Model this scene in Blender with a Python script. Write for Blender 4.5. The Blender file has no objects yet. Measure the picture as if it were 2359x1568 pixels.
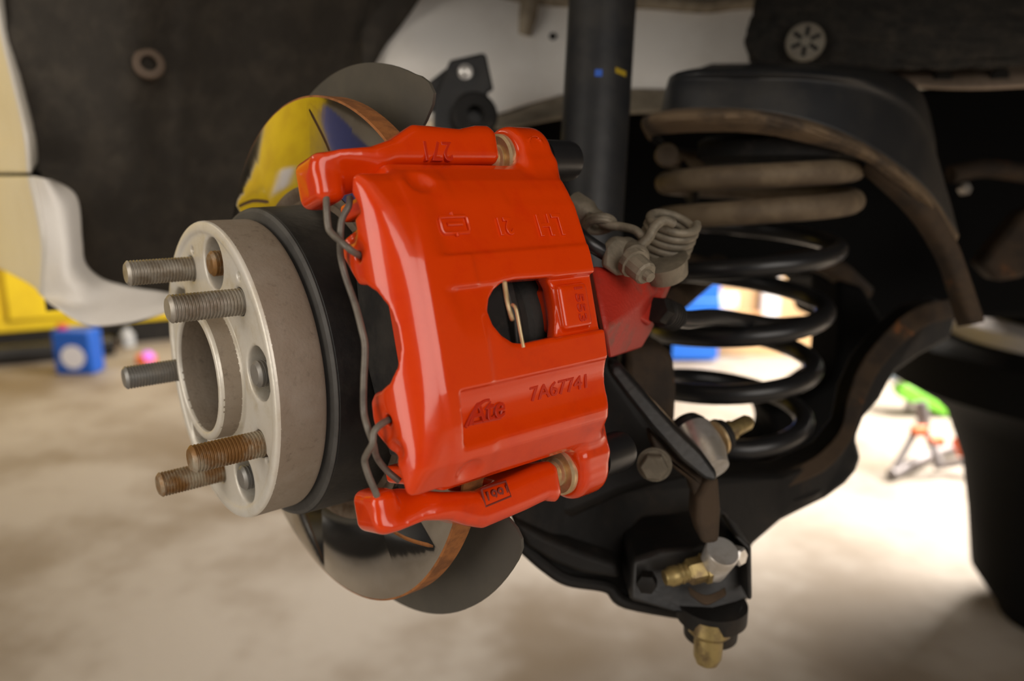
import bpy, bmesh, math, random
import numpy as np
from mathutils import Vector, Matrix
random.seed(7)
SC = bpy.context.scene
COL = SC.collection

# ------------------------------------------------------------------ camera
FPX, CX, CY = 1724.63, 1179.5, 784.0
PITCH = math.radians(12.3127)
CAM = np.array([0.0, 0.0, 0.85])
RIGHT = np.array([1.0, 0, 0])
FWD = np.array([0, math.cos(PITCH), -math.sin(PITCH)])
DOWN = np.array([0, -math.sin(PITCH), -math.cos(PITCH)])
cam_d = bpy.data.cameras.new('camera')
cam = bpy.data.objects.new('camera', cam_d); COL.objects.link(cam)
cam.location = CAM; cam.rotation_euler = (math.pi/2 - PITCH, 0, 0)
cam_d.sensor_width = 36; cam_d.lens = FPX/2359*36
cam_d.clip_start = 0.01; cam_d.clip_end = 60
cam_d.dof.use_dof = True; cam_d.dof.focus_distance = 0.335; cam_d.dof.aperture_fstop = 5.2
SC.camera = cam
# ------------------------------------------------------------------ light
SC.view_settings.view_transform = 'Standard'; SC.view_settings.look = 'None'
SC.view_settings.gamma = 1; SC.view_settings.use_curve_mapping = False
SC.view_settings.exposure = 0.2
SC.cycles.use_denoising = True
SC.cycles.max_bounces = 8
W = bpy.data.worlds.new('world'); SC.world = W; W.use_nodes = True
W.node_tree.nodes['Background'].inputs[0].default_value = (0.85, 0.9, 1.0, 1)
W.node_tree.nodes['Background'].inputs[1].default_value = 0.06

def area(name, loc, target, sx, sy, power, color):
    d = bpy.data.lights.new(name, 'AREA'); d.shape = 'RECTANGLE'; d.size = sx; d.size_y = sy
    d.energy = power; d.color = color
    o = bpy.data.objects.new(name, d); COL.objects.link(o); o.location = loc
    v = Vector(target) - Vector(loc); o.rotation_euler = v.to_track_quat('-Z', 'Y').to_euler()
    return o
WARM = (1.0, 0.86, 0.68)
area('window_light', (1.25, -2.05, 1.72), (-0.05, 0.3, 0.85), 2.2, 1.8, 38, (1.0, 0.92, 0.84))
area('doorway_light', (-2.3, -1.3, 1.25), (-0.1, 0.5, 0.85), 1.5, 2.1, 32, (1.0, 0.92, 0.82))
area('ceiling_light_near_left', (-2.8, 1.6, 3.0), (-2.8, 1.6, 0), 0.5, 2.0, 10, WARM)
area('ceiling_light_far_right', (2.1, 2.6, 3.0), (2.1, 2.6, 0), 0.9, 2.4, 200, (1.0, 0.90, 0.77))
area('floor_fill_far_right', (2.75, 2.35, 1.9), (0.5, 0.9, 0.0), 1.7, 0.8, 250, (1.0, 0.92, 0.82))  # added fill for the floor under the car; no window stands here
area('ceiling_light_far_left', (-1.6, 4.0, 3.0), (-1.6, 4.0, 0), 0.5, 2.0, 34, WARM)

# ------------------------------------------------------------------ frames
C0 = np.array([-.14968397, .01561806, .37686617])            # hub centre, camera coordinates (x right, y down, z forward)
uc = np.array([.76436961, -.13749678, .62994741]); uc /= np.linalg.norm(uc)
def c2w(v): v = np.asarray(v, float); return v[..., :1]*RIGHT + v[..., 1:2]*DOWN + v[..., 2:3]*FWD
HUB = CAM + c2w(C0[None])[0]
U = c2w(uc[None])[0]; UP = np.array([0, 0, 1.0]); U = U - UP*(U@UP); U /= np.linalg.norm(U)
Wd = np.cross(UP, U)
if Wd @ FWD > 0: Wd = -Wd
TH = math.radians(15)
PD = UP*math.cos(TH) - Wd*math.sin(TH); QD = UP*math.sin(TH) + Wd*math.cos(TH)
def H(u, v, w): return HUB + (U*u + UP*v + Wd*w)/1000.0       # hub frame, mm
def K(u, p, q): return HUB + (U*u + PD*p + QD*q)/1000.0       # caliper frame, mm
def hubpts(a): a = np.asarray(a, float); return HUB + (a[:, :1]*U + a[:, 1:2]*UP + a[:, 2:3]*Wd)/1000
def calpts(a): a = np.asarray(a, float); return HUB + (a[:, :1]*U + a[:, 1:2]*PD + a[:, 2:3]*QD)/1000
def ray(x, y): return RIGHT*((x-CX)/FPX) + DOWN*((y-CY)/FPX) + FWD
def P(x, y, z): return CAM + ray(x, y)*z                       # a point at a real distance z along the view
def on_q(x, y, q):                                             # (u, p) on the caliper plane q
    r = ray(x, y); t = ((HUB-CAM)@QD + q/1000)/(r@QD); d = (CAM + r*t - HUB)*1000
    return d@U, d@PD
def at_u(x, y, u):
    r = ray(x, y); t = ((HUB-CAM)@U + u/1000)/(r@U); return CAM + r*t
def floor_pt(x, y, h=0.0):
    r = ray(x, y); t = (h-CAM[2])/r[2]; return CAM + r*t

# ------------------------------------------------------------------ materials
MATS = {}
def mat(name, base, rough=0.5, metal=0.0, c2=None, scale=40.0, fac=(0.4, 0.65), c3=None, scale3=8.0, fac3=(0.5, 0.62),
        bump=0.0, bscale=None, coat=0.0, spec=0.5, rough2=None, emit=None, estr=0.0, sheen=0.0, detail=6.0, stretch=None):
    if name in MATS: return MATS[name]
    m = bpy.data.materials.new(name); m.use_nodes = True; nt = m.node_tree; b = nt.nodes['Principled BSDF']
    def setin(k, v):
        if k in b.inputs: b.inputs[k].default_value = v
    setin('Base Color', (*base, 1)); setin('Roughness', rough); setin('Metallic', metal)
    setin('Coat Weight', coat); setin('Coat Roughness', 0.10); setin('Specular IOR Level', spec); setin('Sheen Weight', sheen)
    tc = nt.nodes.new('ShaderNodeTexCoord'); src = tc.outputs['Object']
    if stretch:
        mp = nt.nodes.new('ShaderNodeMapping'); mp.inputs['Scale'].default_value = stretch
        nt.links.new(src, mp.inputs['Vector']); src = mp.outputs['Vector']
    col = None
    def noise(sc, lo, hi, det=detail):
        n = nt.nodes.new('ShaderNodeTexNoise'); n.inputs['Scale'].default_value = sc; n.inputs['Detail'].default_value = det
        n.inputs['Roughness'].default_value = 0.65
        nt.links.new(src, n.inputs['Vector'])
        r = nt.nodes.new('ShaderNodeMapRange'); r.inputs['From Min'].default_value = lo; r.inputs['From Max'].default_value = hi
        r.interpolation_type = 'SMOOTHSTEP'
        nt.links.new(n.outputs['Fac'], r.inputs['Value']); return r.outputs['Result']
    def mix(a, bcol, f):
        x = nt.nodes.new('ShaderNodeMix'); x.data_type = 'RGBA'
        nt.links.new(f, x.inputs['Factor'])
        if isinstance(a, tuple): x.inputs['A'].default_value = (*a, 1)
        else: nt.links.new(a, x.inputs['A'])
        x.inputs['B'].default_value = (*bcol, 1); return x.outputs['Result']
    if c2:
        f = noise(scale, *fac); col = mix(base, c2, f)
        if rough2 is not None:
            r = nt.nodes.new('ShaderNodeMapRange'); r.inputs['To Min'].default_value = rough; r.inputs['To Max'].default_value = rough2
            nt.links.new(f, r.inputs['Value']); nt.links.new(r.outputs['Result'], b.inputs['Roughness'])
    if c3:
        f = noise(scale3, *fac3); col = mix(col or base, c3, f)
    if col: nt.links.new(col, b.inputs['Base Color'])
    if bump:
        n = nt.nodes.new('ShaderNodeTexNoise'); n.inputs['Scale'].default_value = bscale or scale; n.inputs['Detail'].default_value = 4
        nt.links.new(src, n.inputs['Vector'])
        bp = nt.nodes.new('ShaderNodeBump'); bp.inputs['Strength'].default_value = 1.0; bp.inputs['Distance'].default_value = bump
        nt.links.new(n.outputs['Fac'], bp.inputs['Height']); nt.links.new(bp.outputs['Normal'], b.inputs['Normal'])
    if emit: setin('Emission Color', (*emit, 1)); setin('Emission Strength', estr)
    MATS[name] = m; return m

RED = mat('red caliper paint', (0.76, 0.050, 0.0006), 0.27, spec=0.25, coat=0.85, bump=0.00004, bscale=700, c2=(0.70, 0.036, 0.001), scale=60, fac=(0.45, 0.8), c3=(0.50, 0.032, 0.006), scale3=13, fac3=(0.56, 0.76))
REDDULL = mat('dusty red paint', (0.42, 0.022, 0.010), 0.5, c2=(0.20, 0.05, 0.035), scale=60, fac=(0.5, 0.75), bump=0.0003, bscale=500, c3=(0.045, 0.02, 0.018), scale3=28, fac3=(0.6, 0.75))
REDTXT = mat('red raised letters', (0.55, 0.026, 0.004), 0.3, coat=0.2)
REDDARK = mat('worn red letters', (0.20, 0.020, 0.010), 0.5)
ALU = mat('machined aluminium', (0.74, 0.70, 0.61), 0.42, 0.3, c2=(0.58, 0.50, 0.35), scale=55, fac=(0.45, 0.75), bump=0.0001, bscale=900, c3=(0.80, 0.77, 0.70), scale3=25, fac3=(0.4, 0.7))
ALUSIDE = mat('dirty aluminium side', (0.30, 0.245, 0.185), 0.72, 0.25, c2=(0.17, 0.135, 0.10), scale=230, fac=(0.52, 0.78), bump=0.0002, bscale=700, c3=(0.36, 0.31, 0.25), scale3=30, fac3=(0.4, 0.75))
STEEL = mat('zinc steel stud', (0.44, 0.41, 0.36), 0.42, 0.55, c2=(0.26, 0.21, 0.15), scale=70, fac=(0.4, 0.7))
STEELRUST = mat('rusty steel stud', (0.42, 0.37, 0.28), 0.5, 0.4, c2=(0.24, 0.12, 0.035), scale=60, fac=(0.35, 0.6))
STEELD = mat('dark steel stud', (0.28, 0.275, 0.26), 0.45, 0.6, c2=(0.32, 0.30, 0.27), scale=80)
ROTOR = mat('polished disc face', (0.66, 0.64, 0.60), 0.06, 1.0, c2=(0.60, 0.57, 0.52), scale=20, rough2=0.10)
RUST = mat('orange rust', (0.36, 0.135, 0.035), 0.8, 0.1, c2=(0.20, 0.075, 0.022), scale=90, fac=(0.4, 0.65), bump=0.0002, bscale=900)
ROOT = mat('brown rusty hat root', (0.17, 0.13, 0.095), 0.65, 0.3, c2=(0.10, 0.06, 0.035), scale=60)
SLOT = mat('rust in slot', (0.10, 0.050, 0.02), 0.9)
HAT = mat('black painted hat', (0.014, 0.014, 0.014), 0.5, spec=0.3, c2=(0.03, 0.028, 0.025), scale=40, bump=0.0002, bscale=300, c3=(0.16, 0.15, 0.13), scale3=160, fac3=(0.69, 0.78))
HATLIP = mat('grey hat face', (0.085, 0.083, 0.078), 0.6, c2=(0.06, 0.058, 0.055), scale=50)
SHIELD = mat('grey shield plate', (0.082, 0.075, 0.063), 0.6, 0.2, c2=(0.11, 0.098, 0.077), scale=14, fac=(0.4, 0.7))
BLACK = mat('satin black paint', (0.012, 0.012, 0.012), 0.4, c2=(0.022, 0.019, 0.016), scale=30, bump=0.0002, bscale=200)
BLACKDIRT = mat('dirty black steel', (0.010, 0.009, 0.008), 0.6, spec=0.25, c2=(0.045, 0.033, 0.023), scale=18, fac=(0.5, 0.8), bump=0.0006, bscale=90)
SLEEVE = mat('brown spring sleeve', (0.17, 0.125, 0.075), 0.7, c2=(0.10, 0.07, 0.042), scale=25, bump=0.0005, bscale=120)
LIPRUST = mat('tan rusty lip', (0.15, 0.10, 0.055), 0.85, c2=(0.05, 0.034, 0.022), scale=30, bump=0.001, bscale=120, c3=(0.42, 0.15, 0.03), scale3=16, fac3=(0.60, 0.72))
BROWNDIRT = mat('brown dirt on steel', (0.060, 0.039, 0.023), 0.75, spec=0.25, c2=(0.03, 0.022, 0.016), scale=25, bump=0.0008, bscale=120, c3=(0.28, 0.10, 0.025), scale3=22, fac3=(0.62, 0.75))
RUBBER = mat('black rubber', (0.014, 0.014, 0.015), 0.32)
RUBDULL = mat('dull rubber', (0.014, 0.013, 0.012), 0.7, spec=0.25, c2=(0.05, 0.042, 0.034), scale=60, fac=(0.5, 0.8))
SHOCK = mat('black damper tube', (0.017, 0.018, 0.020), 0.45, spec=0.4, c2=(0.035, 0.033, 0.030), scale=12, bump=0.0004, bscale=60)
BRASS = mat('yellow zinc plating', (0.74, 0.57, 0.34), 0.33, 0.65, c2=(0.60, 0.43, 0.22), scale=90)
OLIVE = mat('olive zinc plating', (0.33, 0.25, 0.10), 0.42, 0.6, c2=(0.17, 0.12, 0.06), scale=90)
WIRE = mat('grey spring wire', (0.19, 0.168, 0.14), 0.5, 0.3, c2=(0.11, 0.095, 0.08), scale=60)
LEVER = mat('grey brown cast lever', (0.25, 0.215, 0.16), 0.6, 0.3, c2=(0.14, 0.12, 0.088), scale=50, bump=0.0003, bscale=400)
CHROME = mat('bright steel', (0.70, 0.68, 0.65), 0.3, 0.65, c2=(0.5, 0.46, 0.40), scale=40)
FELT = mat('black felt liner', (0.020, 0.018, 0.015), 0.95, c2=(0.045, 0.037, 0.028), scale=70, fac=(0.4, 0.75), bump=0.004, bscale=110, c3=(0.10, 0.08, 0.06), scale3=160, fac3=(0.66, 0.78))
LINER = mat('brown black arch liner', (0.030, 0.025, 0.019), 0.9, c2=(0.052, 0.043, 0.032), scale=26, fac=(0.4, 0.7), bump=0.003, bscale=60, c3=(0.115, 0.09, 0.06), scale3=70, fac3=(0.70, 0.8))
WHITE = mat('white car paint', (0.78, 0.75, 0.68), 0.35, coat=0.3, c2=(0.72, 0.68, 0.60), scale=9)
WHITEDIRT = mat('dusty white paint', (0.86, 0.83, 0.78), 0.5, c2=(0.76, 0.72, 0.66), scale=10, fac=(0.35, 0.7))
BEIGE = mat('beige seam sealer', (0.30, 0.25, 0.18), 0.75, c2=(0.20, 0.16, 0.11), scale=50, bump=0.001, bscale=80)
PINKRAIL = mat('dusty floor rail', (0.36, 0.27, 0.20), 0.7, c2=(0.24, 0.18, 0.13), scale=25)
CLIP = mat('grey plastic clip', (0.25, 0.225, 0.175), 0.6, c2=(0.2, 0.17, 0.13), scale=90)
VOID = mat('deep shade black', (0.003, 0.003, 0.003), 0.8, spec=0.1)  # near-zero black: deep shade under the car is put into the colour
CONC = mat('stained concrete', (0.34, 0.305, 0.268), 0.7, c2=(0.215, 0.177, 0.14), scale=2.1, fac=(0.4, 0.66), c3=(0.17, 0.128, 0.085), scale3=1.1, fac3=(0.54, 0.72), bump=0.001, bscale=40, detail=4)
WALL = mat('painted wall', (0.45, 0.40, 0.33), 0.8, c2=(0.36, 0.31, 0.25), scale=1.2)
YELLOW = mat('yellow machine paint', (0.85, 0.62, 0.02), 0.4, c2=(0.72, 0.50, 0.02), scale=3)
BLUE = mat('blue can print', (0.012, 0.11, 0.55), 0.4)
BLUED = mat('dull blue panel', (0.10, 0.12, 0.36), 0.5)
BLUEBOX = mat('bright blue bin', (0.015, 0.16, 0.75), 0.45)
LABELW = mat('white label', (0.80, 0.80, 0.86), 0.5)
REDCAP = mat('red cap', (0.55, 0.03, 0.04), 0.4)
ORANGE = mat('orange plastic', (0.85, 0.17, 0.03), 0.45)
PINK = mat('pink violet lens', (0.62, 0.18, 0.66), 0.25, emit=(0.6, 0.15, 0.8), estr=0.5)
GREEN = mat('lime green plastic', (0.20, 0.62, 0.05), 0.45)
GREYM = mat('grey tripod metal', (0.26, 0.24, 0.25), 0.5, 0.4)
CREAM = mat('pale wood board', (0.68, 0.46, 0.25), 0.7, c2=(0.6, 0.4, 0.22), scale=4)
BLUEDOT = mat('blue paint dot', (0.03, 0.11, 0.5), 0.5)
YELDOT = mat('yellow paint dash', (0.38, 0.26, 0.01), 0.6)
DARKHOLE = mat('dark hole', (0.01, 0.009, 0.008), 0.9)
DIFFUSER = mat('lamp diffuser', (0.9, 0.9, 0.85), 0.5, emit=(1.0, 0.88, 0.7), estr=3.0)

# ------------------------------------------------------------------ object helpers
def tag(o, label=None, cat=None, group=None, kind=None):
    if label: o['label'] = label
    if cat: o['category'] = cat
    if group: o['group'] = group
    if kind: o['kind'] = kind
    return o
def thing(name, loc, label, cat, group=None):
    o = bpy.data.objects.new(name, None); COL.objects.link(o); o.location = Vector(loc); o.empty_display_size = 0.02
    return tag(o, label, cat, group)
def rootloc(o):
    v = Vector(o.location)
    while o.parent: o = o.parent; v = v + Vector(o.location)
    return np.array(v)
def mk(name, verts, faces, m, parent=None, smooth=True, origin=None, sharp=35):
    verts = np.asarray(verts, float)
    o0 = rootloc(parent) if parent else (verts.mean(0) if origin is None else np.asarray(origin))
    me = bpy.data.meshes.new(name); me.from_pydata((verts-o0).tolist(), [], [list(map(int, f)) for f in faces]); me.validate()
    bm = bmesh.new(); bm.from_mesh(me); bmesh.ops.recalc_face_normals(bm, faces=bm.faces); bm.to_mesh(me); bm.free()
    me.materials.append(m)
    if smooth:
        me.polygons.foreach_set('use_smooth', [True]*len(me.polygons))
        if sharp: me.set_sharp_from_angle(angle=math.radians(sharp))
    o = bpy.data.objects.new(name, me); COL.objects.link(o)
    if parent: o.parent = parent
    else: o.location = o0
    return o
def bevel(o, w, seg=2, angle=30):
    md = o.modifiers.new('bevel', 'BEVEL'); md.width = w; md.segments = seg; md.limit_method = 'ANGLE'; md.angle_limit = math.radians(angle)
    md.harden_normals = False; return o
def frame(d, ref=(0, 0, 1)):
    d = np.asarray(d, float); d = d/np.linalg.norm(d); a = np.cross(d, ref)
    if np.linalg.norm(a) < 1e-3: a = np.cross(d, (1, 0, 0))
    a /= np.linalg.norm(a); return d, a, np.cross(d, a)
def lathe_vf(o, d, prof, n=32, ref=(0, 0, 1), closed=False, phase=0.0):
    o = np.asarray(o, float); d, a, b = frame(d, ref); V = []; F = []
    for s, r in prof:
        for k in range(n):
            t = 2*math.pi*k/n + phase; V.append(o + d*s + (a*math.cos(t) + b*math.sin(t))*r)
    m = len(prof)
    for i in range(m if closed else m-1):
        j = (i+1) % m
        for k in range(n): F.append((i*n+k, i*n+(k+1) % n, j*n+(k+1) % n, j*n+k))
    if not closed:
        if prof[0][1] > 1e-6: F.append(tuple(range(n-1, -1, -1)))
        if prof[-1][1] > 1e-6: F.append(tuple((m-1)*n+k for k in range(n)))
    return V, F
def lathe(name, o, d, prof, m, parent=None, n=32, closed=False, sharp=35, phase=0.0):
    V, F = lathe_vf(o, d, prof, n, closed=closed, phase=phase); return mk(name, V, F, m, parent, sharp=sharp)
def smooth_path(pts, sub=6):
    pts = np.asarray(pts, float)
    if sub <= 1: return pts
    out = []; n = len(pts)
    for i in range(n-1):
        p0 = pts[max(i-1, 0)]; p1 = pts[i]; p2 = pts[i+1]; p3 = pts[min(i+2, n-1)]
        for k in range(sub):
            t = k/sub
            out.append(0.5*((2*p1) + (p2-p0)*t + (2*p0-5*p1+4*p2-p3)*t*t + (3*p1-p0-3*p2+p3)*t**3))
    out.append(pts[-1]); return np.array(out)
def tube_vf(pts, r, n=12, sub=6):
    pts = smooth_path(pts, sub); m = len(pts)
    rr = np.full(m, r) if np.isscalar(r) else np.interp(np.linspace(0, 1, m), np.linspace(0, 1, len(r)), r)
    V = []; F = []; t0 = pts[1]-pts[0]; _, a, b = frame(t0)
    for i in range(m):
        t = pts[min(i+1, m-1)]-pts[max(i-1, 0)]; t /= np.linalg.norm(t)
        a = a - t*(a@t); a /= np.linalg.norm(a); b = np.cross(t, a)
        for k in range(n):
            an = 2*math.pi*k/n; V.append(pts[i] + (a*math.cos(an)+b*math.sin(an))*rr[i])
    for i in range(m-1):
        for k in range(n): F.append((i*n+k, i*n+(k+1) % n, (i+1)*n+(k+1) % n, (i+1)*n+k))
    F.append(tuple(range(n-1, -1, -1))); F.append(tuple((m-1)*n+k for k in range(n)))
    return V, F
def tube(name, pts, r, m, parent=None, n=12, sub=6):
    V, F = tube_vf(pts, r, n, sub); return mk(name, V, F, m, parent)
def hull(name, pts, m, parent=None, bev=0.0, seg=2):
    bm = bmesh.new()
    for p in pts: bm.verts.new(p)
    r = bmesh.ops.convex_hull(bm, input=bm.verts)
    dead = [g for g in set(r['geom_interior']+r['geom_unused']) if isinstance(g, bmesh.types.BMVert)]
    if dead: bmesh.ops.delete(bm, geom=dead, context='VERTS')
    bmesh.ops.dissolve_limit(bm, angle_limit=0.02, verts=bm.verts, edges=bm.edges)
    V = [tuple(v.co) for v in bm.verts]; bm.verts.index_update(); F = [[v.index for v in f.verts] for f in bm.faces]; bm.free()
    o = mk(name, V, F, m, parent)
    if bev: bevel(o, bev, seg)
    return o
def prism(name, pts, off, m, parent=None, bev=0.0, seg=2):
    pts = np.asarray(pts, float); n = len(pts); V = list(pts)+list(pts+np.asarray(off))
    F = [tuple(range(n)), tuple(range(2*n-1, n-1, -1))]+[(i, (i+1) % n, n+(i+1) % n, n+i) for i in range(n)]
    o = mk(name, V, F, m, parent)
    if bev: bevel(o, bev, seg)
    return o
def slab(name, poly, z, th, m, parent=None, bev=0.0, seg=2, sub=1):
    # plate whose outline stands at distance z (a number, or one per corner) and runs th metres deeper, horizontally
    poly = np.asarray(poly, float)
    zz = np.full(len(poly), z) if np.isscalar(z) else np.asarray(z, float)
    q = np.c_[poly, zz]
    if sub > 1: q = smooth_path(np.vstack([q, q[:1]]), sub)[:-1]
    pts = np.array([P(*a) for a in q]); return prism(name, pts, np.array([0, th, 0]), m, parent, bev, seg)
def sheet(name, rows, m, parent=None, sub=6, th=0.002, world=False, bump=0.0, seed=1):
    R = np.array([[a if world else P(*a) for a in row] for row in rows], float)
    A = np.array([smooth_path(r, sub) for r in R]); B = np.array([smooth_path(A[:, j], sub) for j in range(A.shape[1])]).transpose(1, 0, 2)
    nr, nc = B.shape[:2]
    if bump:
        rs = np.random.RandomState(seed); N = rs.rand(nr, nc); B = B + (N[..., None]-0.5)*bump*np.array([0.3, 1, 0.3])
    V = B.reshape(-1, 3); F = [(i*nc+j, i*nc+j+1, (i+1)*nc+j+1, (i+1)*nc+j) for i in range(nr-1) for j in range(nc-1)]
    o = mk(name, V, F, m, parent, sharp=60)
    md = o.modifiers.new('thick', 'SOLIDIFY'); md.thickness = th; md.offset = 0; return o
def box_vf(c, ax, h):
    c = np.asarray(c, float); V = []
    for i in (-1, 1):
        for j in (-1, 1):
            for k in (-1, 1): V.append(c + ax[0]*h[0]*i + ax[1]*h[1]*j + ax[2]*h[2]*k)
    return V, [(0, 1, 3, 2), (4, 6, 7, 5), (0, 4, 5, 1), (2, 3, 7, 6), (0, 2, 6, 4), (1, 5, 7, 3)]
AX = (np.array([1., 0, 0]), np.array([0, 1., 0]), np.array([0, 0, 1.]))
HAX = (U, UP, Wd); KAX = (U, PD, QD)
def box(name, c, h, m, parent=None, ax=AX, bev=0.0, seg=2):
    V, F = box_vf(c, ax, h); o = mk(name, V, F, m, parent)
    if bev: bevel(o, bev, seg)
    return o

# ------------------------------------------------------------------ implicit solids for castings
def poly2(pts, A, B):
    pts = np.asarray(pts, np.float32); A, B = np.broadcast_arrays(A, B); d = None; s = np.zeros(A.shape, bool); n = len(pts)
    for i in range(n):
        ax, ay = pts[i]; bx, by = pts[(i+1) % n]; ex, ey = bx-ax, by-ay; wx, wy = A-ax, B-ay
        t = np.clip((wx*ex+wy*ey)/(ex*ex+ey*ey+1e-9), 0, 1); dd = (wx-ex*t)**2+(wy-ey*t)**2
        d = dd if d is None else np.minimum(d, dd)
        c1 = (ay <= B) & (by > B); c2 = (ay > B) & (by <= B); cr = ex*wy-ey*wx
        s ^= (c1 & (cr > 0)) | (c2 & (cr < 0))
    d = np.sqrt(d); return np.where(s, -d, d).astype(np.float32)
def smax(a, b, k=0.0):
    m = np.maximum(a, b)
    if k: h = np.maximum(k-np.abs(a-b), 0)/k; m = m+h*h*k*0.25
    return m
def smin(a, b, k=0.0): return -smax(-a, -b, k)
def slabd(X, a, b): return np.maximum(a-X, X-b)
def cyl(A, B, a, b, r): return np.sqrt((A-a)**2+(B-b)**2)-r
def sph(X, Y, Z, c, r, s=(1, 1, 1)):
    k = np.sqrt(((X-c[0])/s[0])**2+((Y-c[1])/s[1])**2+((Z-c[2])/s[2])**2)
    return (k-r)*min(s)
def rbox(X, Y, Z, c, h, r):
    a = np.abs(X-c[0])-h[0]+r; b = np.abs(Y-c[1])-h[1]+r; d = np.abs(Z-c[2])-h[2]+r
    return np.sqrt(np.maximum(a, 0)**2+np.maximum(b, 0)**2+np.maximum(d, 0)**2)+np.minimum(np.maximum(np.maximum(a, b), d), 0)-r
def nets(f, lo, hi, h):
    ax = [np.arange(lo[i], hi[i]+h, h, dtype=np.float32) for i in range(3)]
    D = f(ax[0][:, None, None], ax[1][None, :, None], ax[2][None, None, :]).astype(np.float32)
    S = D < 0; nx, ny, nz = D.shape
    acc = np.zeros((nx-1, ny-1, nz-1, 3), np.float32); cnt = np.zeros((nx-1, ny-1, nz-1), np.float32)
    cs = [(i, j, k) for i in (0, 1) for j in (0, 1) for k in (0, 1)]
    def sl(c, A): return A[c[0]:nx-1+c[0], c[1]:ny-1+c[1], c[2]:nz-1+c[2]]
    for axis in range(3):
        for c in cs:
            if c[axis]: continue
            e = list(c); e[axis] = 1
            a, b = sl(c, D), sl(e, D); x = (a < 0) != (b < 0)
            t = np.where(x, a/np.where(x, a-b, 1), 0)
            for k in range(3): acc[..., k] += np.where(x, c[k]+(t if k == axis else 0), 0)
            cnt += x
    act = cnt > 0; idx = np.full(act.shape, -1, np.int64); idx[act] = np.arange(act.sum())
    I = np.argwhere(act); V = (I+acc[act]/cnt[act][:, None])*h+np.array([a[0] for a in ax])
    F = []
    for axis in range(3):
        a = [slice(None)]*3; b = [slice(None)]*3; a[axis] = slice(0, -1); b[axis] = slice(1, None)
        x = np.argwhere(S[tuple(a)] != S[tuple(b)]); u, v = [(1, 2), (2, 0), (0, 1)][axis]
        ok = (x[:, u] > 0) & (x[:, v] > 0) & (x[:, u] < D.shape[u]-1) & (x[:, v] < D.shape[v]-1); x = x[ok]
        q = []
        for du, dv in ((-1, -1), (0, -1), (0, 0), (-1, 0)):
            y = x.copy(); y[:, u] += du; y[:, v] += dv; q.append(idx[y[:, 0], y[:, 1], y[:, 2]])
        q = np.stack(q, 1); s = S[x[:, 0], x[:, 1], x[:, 2]]; q[~s] = q[~s][:, ::-1]; F.append(q)
    return V, np.vstack(F)
def mk_np(name, V, F, m, parent=None):
    o0 = rootloc(parent) if parent else V.mean(0)
    me = bpy.data.meshes.new(name); F = np.asarray(F)
    me.vertices.add(len(V)); me.vertices.foreach_set('co', (V-o0).astype(np.float32).ravel())
    me.loops.add(F.size); me.loops.foreach_set('vertex_index', F.ravel().astype(np.int32))
    me.polygons.add(len(F)); me.polygons.foreach_set('loop_start', np.arange(0, F.size, 4, dtype=np.int32))
    me.update(calc_edges=True); me.polygons.foreach_set('use_smooth', [True]*len(F)); me.materials.append(m)
    o = bpy.data.objects.new(name, me); COL.objects.link(o)
    if parent: o.parent = parent
    else: o.location = o0
    return o
def relax(V, F, n=2, k=0.5):
    # light smoothing: removes the grid's stair steps from the casting's rounded edges
    for _ in range(n):
        A = np.zeros_like(V); c = np.zeros(len(V))
        for a, b in ((0, 1), (1, 2), (2, 3), (3, 0)):
            for p, q in ((F[:, a], F[:, b]), (F[:, b], F[:, a])):
                for j in range(3): A[:, j] += np.bincount(p, V[q, j], len(V))
                c += np.bincount(p, minlength=len(V))
        V = V*(1-k)+A/np.maximum(c, 1)[:, None]*k
    return V
def text(name, s, loc, right, up, size, ext, m, parent, squash=1.0, shear=0.0, bev=0.0):
    cu = bpy.data.curves.new(name, 'FONT'); cu.body = s; cu.size = size; cu.extrude = ext; cu.align_x = 'CENTER'; cu.align_y = 'CENTER'
    cu.shear = shear; cu.bevel_depth = bev; cu.resolution_u = 3
    t = bpy.data.objects.new(name, cu); COL.objects.link(t); dg = bpy.context.evaluated_depsgraph_get()
    me = bpy.data.meshes.new_from_object(t.evaluated_get(dg)); bpy.data.objects.remove(t); bpy.data.curves.remove(cu)
    right = np.asarray(right, float); right /= np.linalg.norm(right); up = up-right*(up@right); up = up/np.linalg.norm(up); nn = np.cross(right, up)
    V = np.array([v.co[:] for v in me.vertices]); V = np.asarray(loc)+V[:, :1]*right*squash+V[:, 1:2]*up+V[:, 2:3]*nn
    F = [list(p.vertices) for p in me.polygons]; bpy.data.meshes.remove(me)
    return mk(name, V, F, m, parent, sharp=40)

# ================================================================== THE SETTING
def struct(o): o['kind'] = 'structure'; return o
struct(box('floor', (0, 1.5, -0.05), (7.8, 5.2, 0.05), CONC))
struct(box('wall_back', (0, 6.65, 1.6), (7.8, 0.05, 1.6), WALL))
struct(box('wall_left', (-7.75, 1.5, 1.6), (0.05, 5.2, 1.6), WALL))
struct(box('wall_right', (7.75, 1.5, 1.6), (0.05, 5.2, 1.6), WALL))
struct(box('ceiling', (0, 1.5, 3.25), (7.8, 5.2, 0.05), WALL))

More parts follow.
